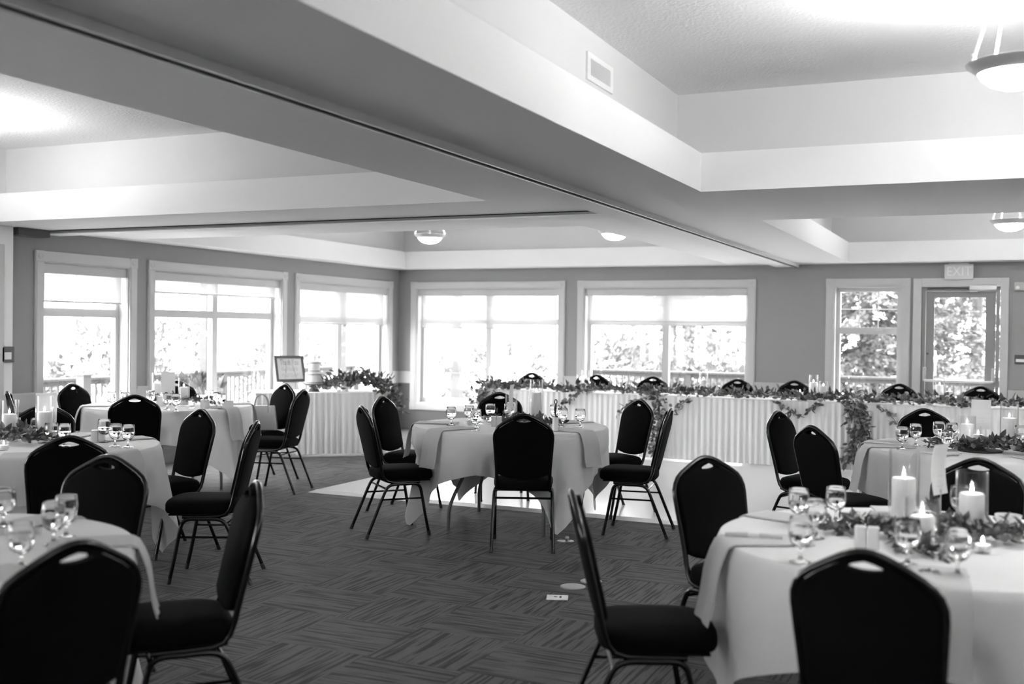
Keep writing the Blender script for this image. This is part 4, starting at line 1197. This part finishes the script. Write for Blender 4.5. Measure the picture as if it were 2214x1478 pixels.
for q in ((-W_ / 2, -W_ / 2 + .028, 0, H_), (W_ / 2 - .028, W_ / 2, 0, H_), (-W_ / 2 + .028, W_ / 2 - .028, 0, .028), (-W_ / 2 + .028, W_ / 2 - .028, H_ - .028, H_)):
    box(fb, q[0], q[1], -.012, .008, .115 + q[2], .115 + q[3], 0, tilt)
obj('frame', fb, M['signframe'], t)
pn = obj('panel', B(-W_ / 2 + .028, W_ / 2 - .028, 0, .004, .143, .115 + H_ - .028, 0, 1, tilt), M['card'], t)
o = text('Thank You', .07, M['ink'], t, tilt @ Vector((0, -.0015, .35)), (R(73), 0, 0), sx=.62, ext=.0004); o.scale = (.75, 1.5, 1)
sq = bmesh.new()
for zz, nn_ in ((.265, 13), (.19, 11)):     # two lines of thin tall script
    tube(sq, [tilt @ Vector((-.11 + .22 * i / (nn_ * 2), -.0015, zz + (.03 if i % 2 else -.02) * (1 if i % 5 else .4))) for i in range(nn_ * 2)], .0012, 4)
obj('script_line', sq, M['ink'], t)
for sx in (-.1, .1):
    bm = bmesh.new(); tube(bm, [(sx, -.03, 0), (sx * .6, .03, .2), (sx * .3, .06, .36)], .005, 6); obj('easel_leg', bm, M['steel'], t)
bm = bmesh.new(); tube(bm, [(0, .16, 0), (0, .06, .36)], .005, 6); obj('easel_leg', bm, M['steel'], t)
obj('ledge', B(-.12, .12, -.03, .03, .104, .112), M['steel'], t)
cpaths = [[(0, 0, .03), (.2, .03, .06), (.42, .05, .1), (.62, .0, .08), (.74, -.08, .02), (.79, -.13, -.12), (.82, -.15, -.3)]]
def rot_paths(ps):
    out = []
    for P in ps: out.append([tuple(cd * p[0] + cn * p[1] + Vector((0, 0, p[2]))) for p in P])
    return out
x, y, z = cp(1.06, .12)
cg = path_gen(rot_paths(cpaths), .06, 1, .1)
def cakeg(rnd):
    p, d, s_ = cg(rnd)
    loc_ = p.dot(cd)
    if loc_ < .75 and p.z < .004: p.z = .006
    return p, d, s_
foliage('corner_greenery', 'dark leafy greenery trailing off the right end of the cake table', 'greenery', (x, y, z), cakeg, 760, 80, None, rot_paths(cpaths), (.8, 1.4), None)
for (u, v, r, h, cr, chh, lab) in ((1.27, .36, .048, .26, .038, .16, 'left tall'), (1.5, .4, .048, .24, .038, .15, 'right tall')):
    x, y, z = cp(u, v)
    hurricane(r, h, x, y, z, lab + ' glass cylinder on the cake table before the bright window', 'glass cylinders on the cake table')
    candle(cr, chh, x, y, z + .0085, 'white candle in the %s glass cylinder on the cake table' % lab, 'candles on the cake table')
x, y, z = cp(1.34, .16); candle(.042, .11, x, y, z, 'bare white pillar candle among the cake table leaves', 'candles on the cake table')
x, y, z = cp(1.25, .06); tealight(x, y, z, 'lit tealight at the front edge of the cake table', 'tealights on the tables')

# handbag on a chair
bx, by = bag_chair.location.x, bag_chair.location.y
a_ = R(-110)
t = thing('handbag', 'pale leather handbag with two handles sitting on a chair seat', 'bag', (bx + .05 * math.cos(a_) - .0, by + .05 * math.sin(a_), .4885), a_ + R(-40))
def bagring(z, w, d): return [(-w, -d, z), (w, -d, z), (w, d, z), (-w, d, z)]
bm = bmesh.new(); rings(bm, [bagring(0, .15, .07), bagring(.004, .155, .075), bagring(.14, .14, .055), bagring(.235, .125, .03)]); bevel(bm, .006, 2)
obj('body', bm, M['bag'], t, smooth=40)
for sx in (-1, 1):
    bm = bmesh.new(); rings(bm, [[(sx * .1556, -.06, .01), (sx * .1576, -.06, .01), (sx * .1576, .06, .01), (sx * .1556, .06, .01)], [(sx * .129, -.022, .22), (sx * .131, -.022, .22), (sx * .131, .022, .22), (sx * .129, .022, .22)]])
    obj('gusset', bm, M['bagside'], t)
for sy in (-1, 1):
    bm = bmesh.new(); tube(bm, smooth_path([(-.07, sy * .045, .15), (-.068, sy * .033, .23), (-.05, sy * .02, .31), (0, sy * .012, .345), (.05, sy * .02, .31), (.068, sy * .033, .23), (.07, sy * .045, .15)], 4), .0055, 8)
    obj('handle', bm, M['bagside'], t, smooth=60)

# ------------------------------------------------------------------ outdoors
bm = B(-60, 60, -30, 90, -.65, -.45)
gd = struct(obj('lawn_ground', bm, M['lawn']))
# deck boards: long strips with gaps
dk = bpy.data.objects.new('porch_deck', None); COL.objects.link(dk); dk['kind'] = 'structure'
bmd = B(-11.2, 6, 14.2, 17.15, -.4, -.075); obj('deck_frame', bmd, M['rail'], dk)
bmd = B(-11.2, XL - .2, -8.0, 14.18, -.4, -.075); obj('deck_frame', bmd, M['rail'], dk)
bme = None
for i in range(20):
    y0_ = 14.22 + i * .146
    obj('plank', B(-11.2, 6, y0_, y0_ + .138, -.075, -.05), M['deck'], dk)
for i in range(18):
    x0_ = -11.18 + i * .146
    obj('plank', B(x0_, x0_ + .138, -8.0, 14.2, -.075, -.05), M['deck'], dk)
def railing(name, p0, p1, label, zt=.84, gap=.105):
    d = Vector((p1[0] - p0[0], p1[1] - p0[1], 0)); L = d.length; a = math.atan2(d.y, d.x)
    t = thing(name, label, 'railing', (p0[0], p0[1], -.05), a, 'porch railings')
    H_ = zt + .05
    obj('top_rail', B(0, L, -.07, .07, H_ - .035, H_, .006, 1), M['rail'], t)
    obj('side_rail', B(0, L, -.02, .02, H_ - .1, H_ - .035), M['rail'], t)
    obj('bottom_rail', B(0, L, -.02, .02, .08, .15), M['rail'], t)
    k = int(L / gap); me = None
    for i in range(1, k):
        xx = L * i / k
        if me is None:
            o = obj('baluster', B(-.011, .011, -.011, .011, .15, H_ - .1), M['rail'], t); me = o.data
        else:
            o = bpy.data.objects.new('baluster', me); COL.objects.link(o); o.parent = t
        o.location = (xx, 0, 0)
    n_ = max(2, int(round(L / 1.75)) + 1)
    for i in range(n_):
        xx = .045 + (L - .09) * i / (n_ - 1)
        obj('post', B(xx - .045, xx + .045, -.045, .045, 0, H_ - .036), M['rail'], t)
    return t
railing('porch_railing', (-6.35, 16.95), (4.0, 17.05), 'grey porch railing with thin balusters beyond the far wall windows', .855)
railing('porch_railing', (-11.0, 9.7), (-11.0, 17.0), 'faint porch railing beyond the left wall windows', .80)
def porch_post(x, y, lab, top=2.75):
    t = thing('porch_post', lab, 'post', (x, y, -.05), 0, 'porch posts')
    obj('shaft', B(-.06, .06, -.06, .06, 0, top + .05), M['post'], t)
    obj('plinth', B(-.085, .085, -.085, .085, 0, .8, .01, 1), M['post'], t)
    bm = B(-.16, .06, -.05, .05, 1.55, 1.62, .02, 2); obj('bracket', bm, M['post'], t)
    return t
porch_post(-8.56, 16.5, 'grey porch post seen through the left pane beyond the far wall')
porch_post(-10, 11.75, 'grey porch post beyond the middle left wall window')
porch_post(-10, 15.1, 'grey porch post behind the cake table window')
struct(obj('porch_beam', B(-11.2, -8.4, 16.4, 16.6, 2.751, 2.95), M['post']))
struct(obj('porch_beam', B(-10.1, -9.9, 5.0, 16.39, 2.751, 2.95), M['post']))
t = thing('gate_post', 'short grey fence post beyond the first left window', 'post', (-10.0, 9.59, -.05))
obj('shaft', B(-.06, .06, -.06, .06, 0, .93), M['post'], t); obj('cap', B(-.075, .075, -.075, .075, .93, .955, .008, 1), M['post'], t)
t = thing('handrail', 'white sloping handrail beyond the first left window', 'handrail', (-9.2, 8.95, -.05))
bm = bmesh.new(); tube(bm, smooth_path([(-.12, -.18, 0), (.0, .0, .45), (.1, .16, .86), (.18, .24, .94), (.22, .27, .86)], 4), .025, 10); obj('rail', bm, M['white'], t, smooth=60)
bm = bmesh.new(); lathe(bm, [(0, 0), (.05, 0), (.05, .01), (0, .012)], 14, (-.12, -.18, 0)); obj('base', bm, M['white'], t)

def scatter_leaves(bm_list, pts, size, rnd):
    for (p, d) in pts:
        d = d.normalized(); x = d.orthogonal().normalized(); x = Matrix.Rotation(rnd.uniform(0, 2 * PI), 3, d) @ x
        s_ = size * rnd.uniform(.6, 1.3)
        b = len(bm_list[0]); bm_list[0].extend([p - x * s_ * .3, p + d * s_ * .5 + x * s_ * .25, p + d * s_, p + d * s_ * .45 - x * s_ * .28])
        bm_list[1].append((b, b + 1, b + 2, b + 3))
def mesh_obj(name, L_, m, parent):
    me = bpy.data.meshes.new(name); me.from_pydata([tuple(v) for v in L_[0]], [], L_[1]); me.materials.append(m); me.update()
    o = bpy.data.objects.new(name, me); COL.objects.link(o); o.parent = parent; return o
def spruce(x, y, h, r, lab, seed, nb=230, m='needle'):
    rnd = random.Random(seed)
    t = thing('spruce_tree', lab, 'tree', (x, y, -.45), 0, 'spruces outside')
    bm = bmesh.new(); tube(bm, [(0, 0, 0), (.02, 0, h * .5), (0, 0, h)], [.16, .1, .02], 8); obj('trunk', bm, M['bark'], t)
    leaves = ([], []); bb_ = bmesh.new()
    for i in range(nb):
        q = (i + rnd.random()) / nb; z = .25 + (h - .35) * q ** 1.15
        ln = r * (1 - z / h) ** .75 * rnd.uniform(.75, 1.1) + .12
        a = rnd.uniform(0, 2 * PI); d = Vector((math.cos(a), math.sin(a), 0))
        pts = [Vector((0, 0, z)) + d * ln * k / 5 + Vector((0, 0, -.34 * ln * (k / 5) ** 1.3 + .16 * ln * (k / 5) ** 3)) for k in range(6)]
        tube(bb_, pts, [.02, .016, .012, .009, .006, .003], 4)
        side = Vector((-d.y, d.x, 0))
        spots = []
        nl = int(80 * ln / r) + 24
        for k in range(nl):
            f = rnd.uniform(.15, 1) * 4.99; k0 = int(f); p = pts[k0].lerp(pts[k0 + 1], f - k0)
            sgn = rnd.choice((-1, 1)); w = rnd.uniform(.05, .42) * (1 - f / 7) * min(1, ln)
            dirv = side * sgn * .8 + d * .7 + Vector((0, 0, rnd.uniform(-.55, -.05)))
            for e in range(3): spots.append((p + side * sgn * w * e / 3 + Vector((0, 0, -.05 * e)), dirv))
        scatter_leaves(leaves, spots, .13, rnd)
    obj('branches', bb_, M['bark'], t)
    o = mesh_obj('needles', leaves, M[m], t); o['kind'] = 'stuff'
    return t
def shrub(x, y, w, h, lab, seed, m='needle_far', n=1500, z=-.45, size=.11):
    rnd = random.Random(seed)
    t = thing('shrub', lab, 'shrub', (x, y, z), 0, 'shrubs outside')
    bm = bmesh.new()
    for k in range(9):
        a = rnd.uniform(0, 2 * PI); tube(bm, [(0, 0, 0), (w * .2 * math.cos(a), w * .2 * math.sin(a), h * .5), (w * .4 * math.cos(a), w * .4 * math.sin(a), h * .9)], [.02, .014, .004], 5)
    obj('branches', bm, M['bark'], t)
    L_ = ([], []); pts = []
    for k in range(n):
        v = Vector((rnd.gauss(0, 1), rnd.gauss(0, 1), rnd.gauss(0, 1))).normalized() * rnd.uniform(.55, 1) ** .6
        bump_ = 1 + .22 * math.sin(5 * v.x + seed) * math.cos(4 * v.y)
        pts.append((Vector((v.x * w / 2 * bump_, v.y * w / 2 * bump_, h * .5 + v.z * h * .5 * bump_)), v + Vector((0, 0, .3))))
    scatter_leaves(L_, pts, size, rnd)
    o = mesh_obj('leaves', L_, M[m], t); o['kind'] = 'stuff'
    return t
spruce(-2.6, 23.5, 9.0, 2.7, 'broad spruce with drooping boughs beyond the second far wall window', 11)
spruce(1.3, 20.6, 8.0, 2.2, 'spruce close behind the exit door glass', 12)
spruce(-.6, 29.5, 12, 3.4, 'taller spruce behind the two nearer ones', 13, 200)
spruce(-9.5, 33, 9, 3.0, 'pale distant spruce beyond the first far wall window', 14, 150, 'needle_far')
spruce(-18.5, 12.4, 8.5, 2.8, 'spruce beyond the first left wall window', 15, 180, 'needle')
SHR = [(-6.7, 18.9, 2.0, 1.9), (-8.9, 19.3, 1.9, 1.8), (-5.6, 21.2, 1.9, 1.7), (-4.3, 19.0, 1.6, 1.25), (-11.2, 19.6, 2.1, 1.7), (-.9, 18.5, 1.4, 1.1), (-13.2, 13.2, 2.0, 2.0), (-14.4, 15.7, 2.2, 2.1), (-13.3, 18.3, 2.0, 1.8), (-15.6, 21.0, 2.3, 1.9), (-13, 10.6, 2.0, 1.4), (-7.0, 24.5, 2.6, 2.6)]
SL = ['round shrub behind the railing left of the window mullion', 'loose shrub behind the grey porch post', 'shrub behind the railing at the middle of the far wall', 'low shrub in front of the broad spruce', 'shrub beyond the room corner',
      'low shrub behind the exit door', 'shrub beyond the left half of the middle left window', 'tall shrub beyond the middle left window', 'shrub beyond the right half of the middle left window', 'far shrub behind the cake table window', 'low shrub beyond the first left window', 'big pale shrub at the back of the garden']
for i, (q, lab) in enumerate(zip(SHR, SL)): shrub(*q, lab, 30 + i)
t = thing('plant_pot', 'pale planter with spiky grass outside the middle left window', 'planter', (-9.3, 10.75, -.05))
bm = bmesh.new(); lathe(bm, [(0, 0), (.13, 0), (.2, .62), (.215, .63), (.215, .68), (.19, .68), (.17, .6), (0, .6)], 24); obj('pot', bm, M['soffit'], t, smooth=40)
L_ = ([], []); rnd = random.Random(4)
scatter_leaves(L_, [(Vector((rnd.gauss(0, .06), rnd.gauss(0, .06), .6)), Vector((rnd.gauss(0, .5), rnd.gauss(0, .5), 1))) for _ in range(160)], .34, rnd)
o = mesh_obj('grass', L_, M['needle_far'], t); o['kind'] = 'stuff'
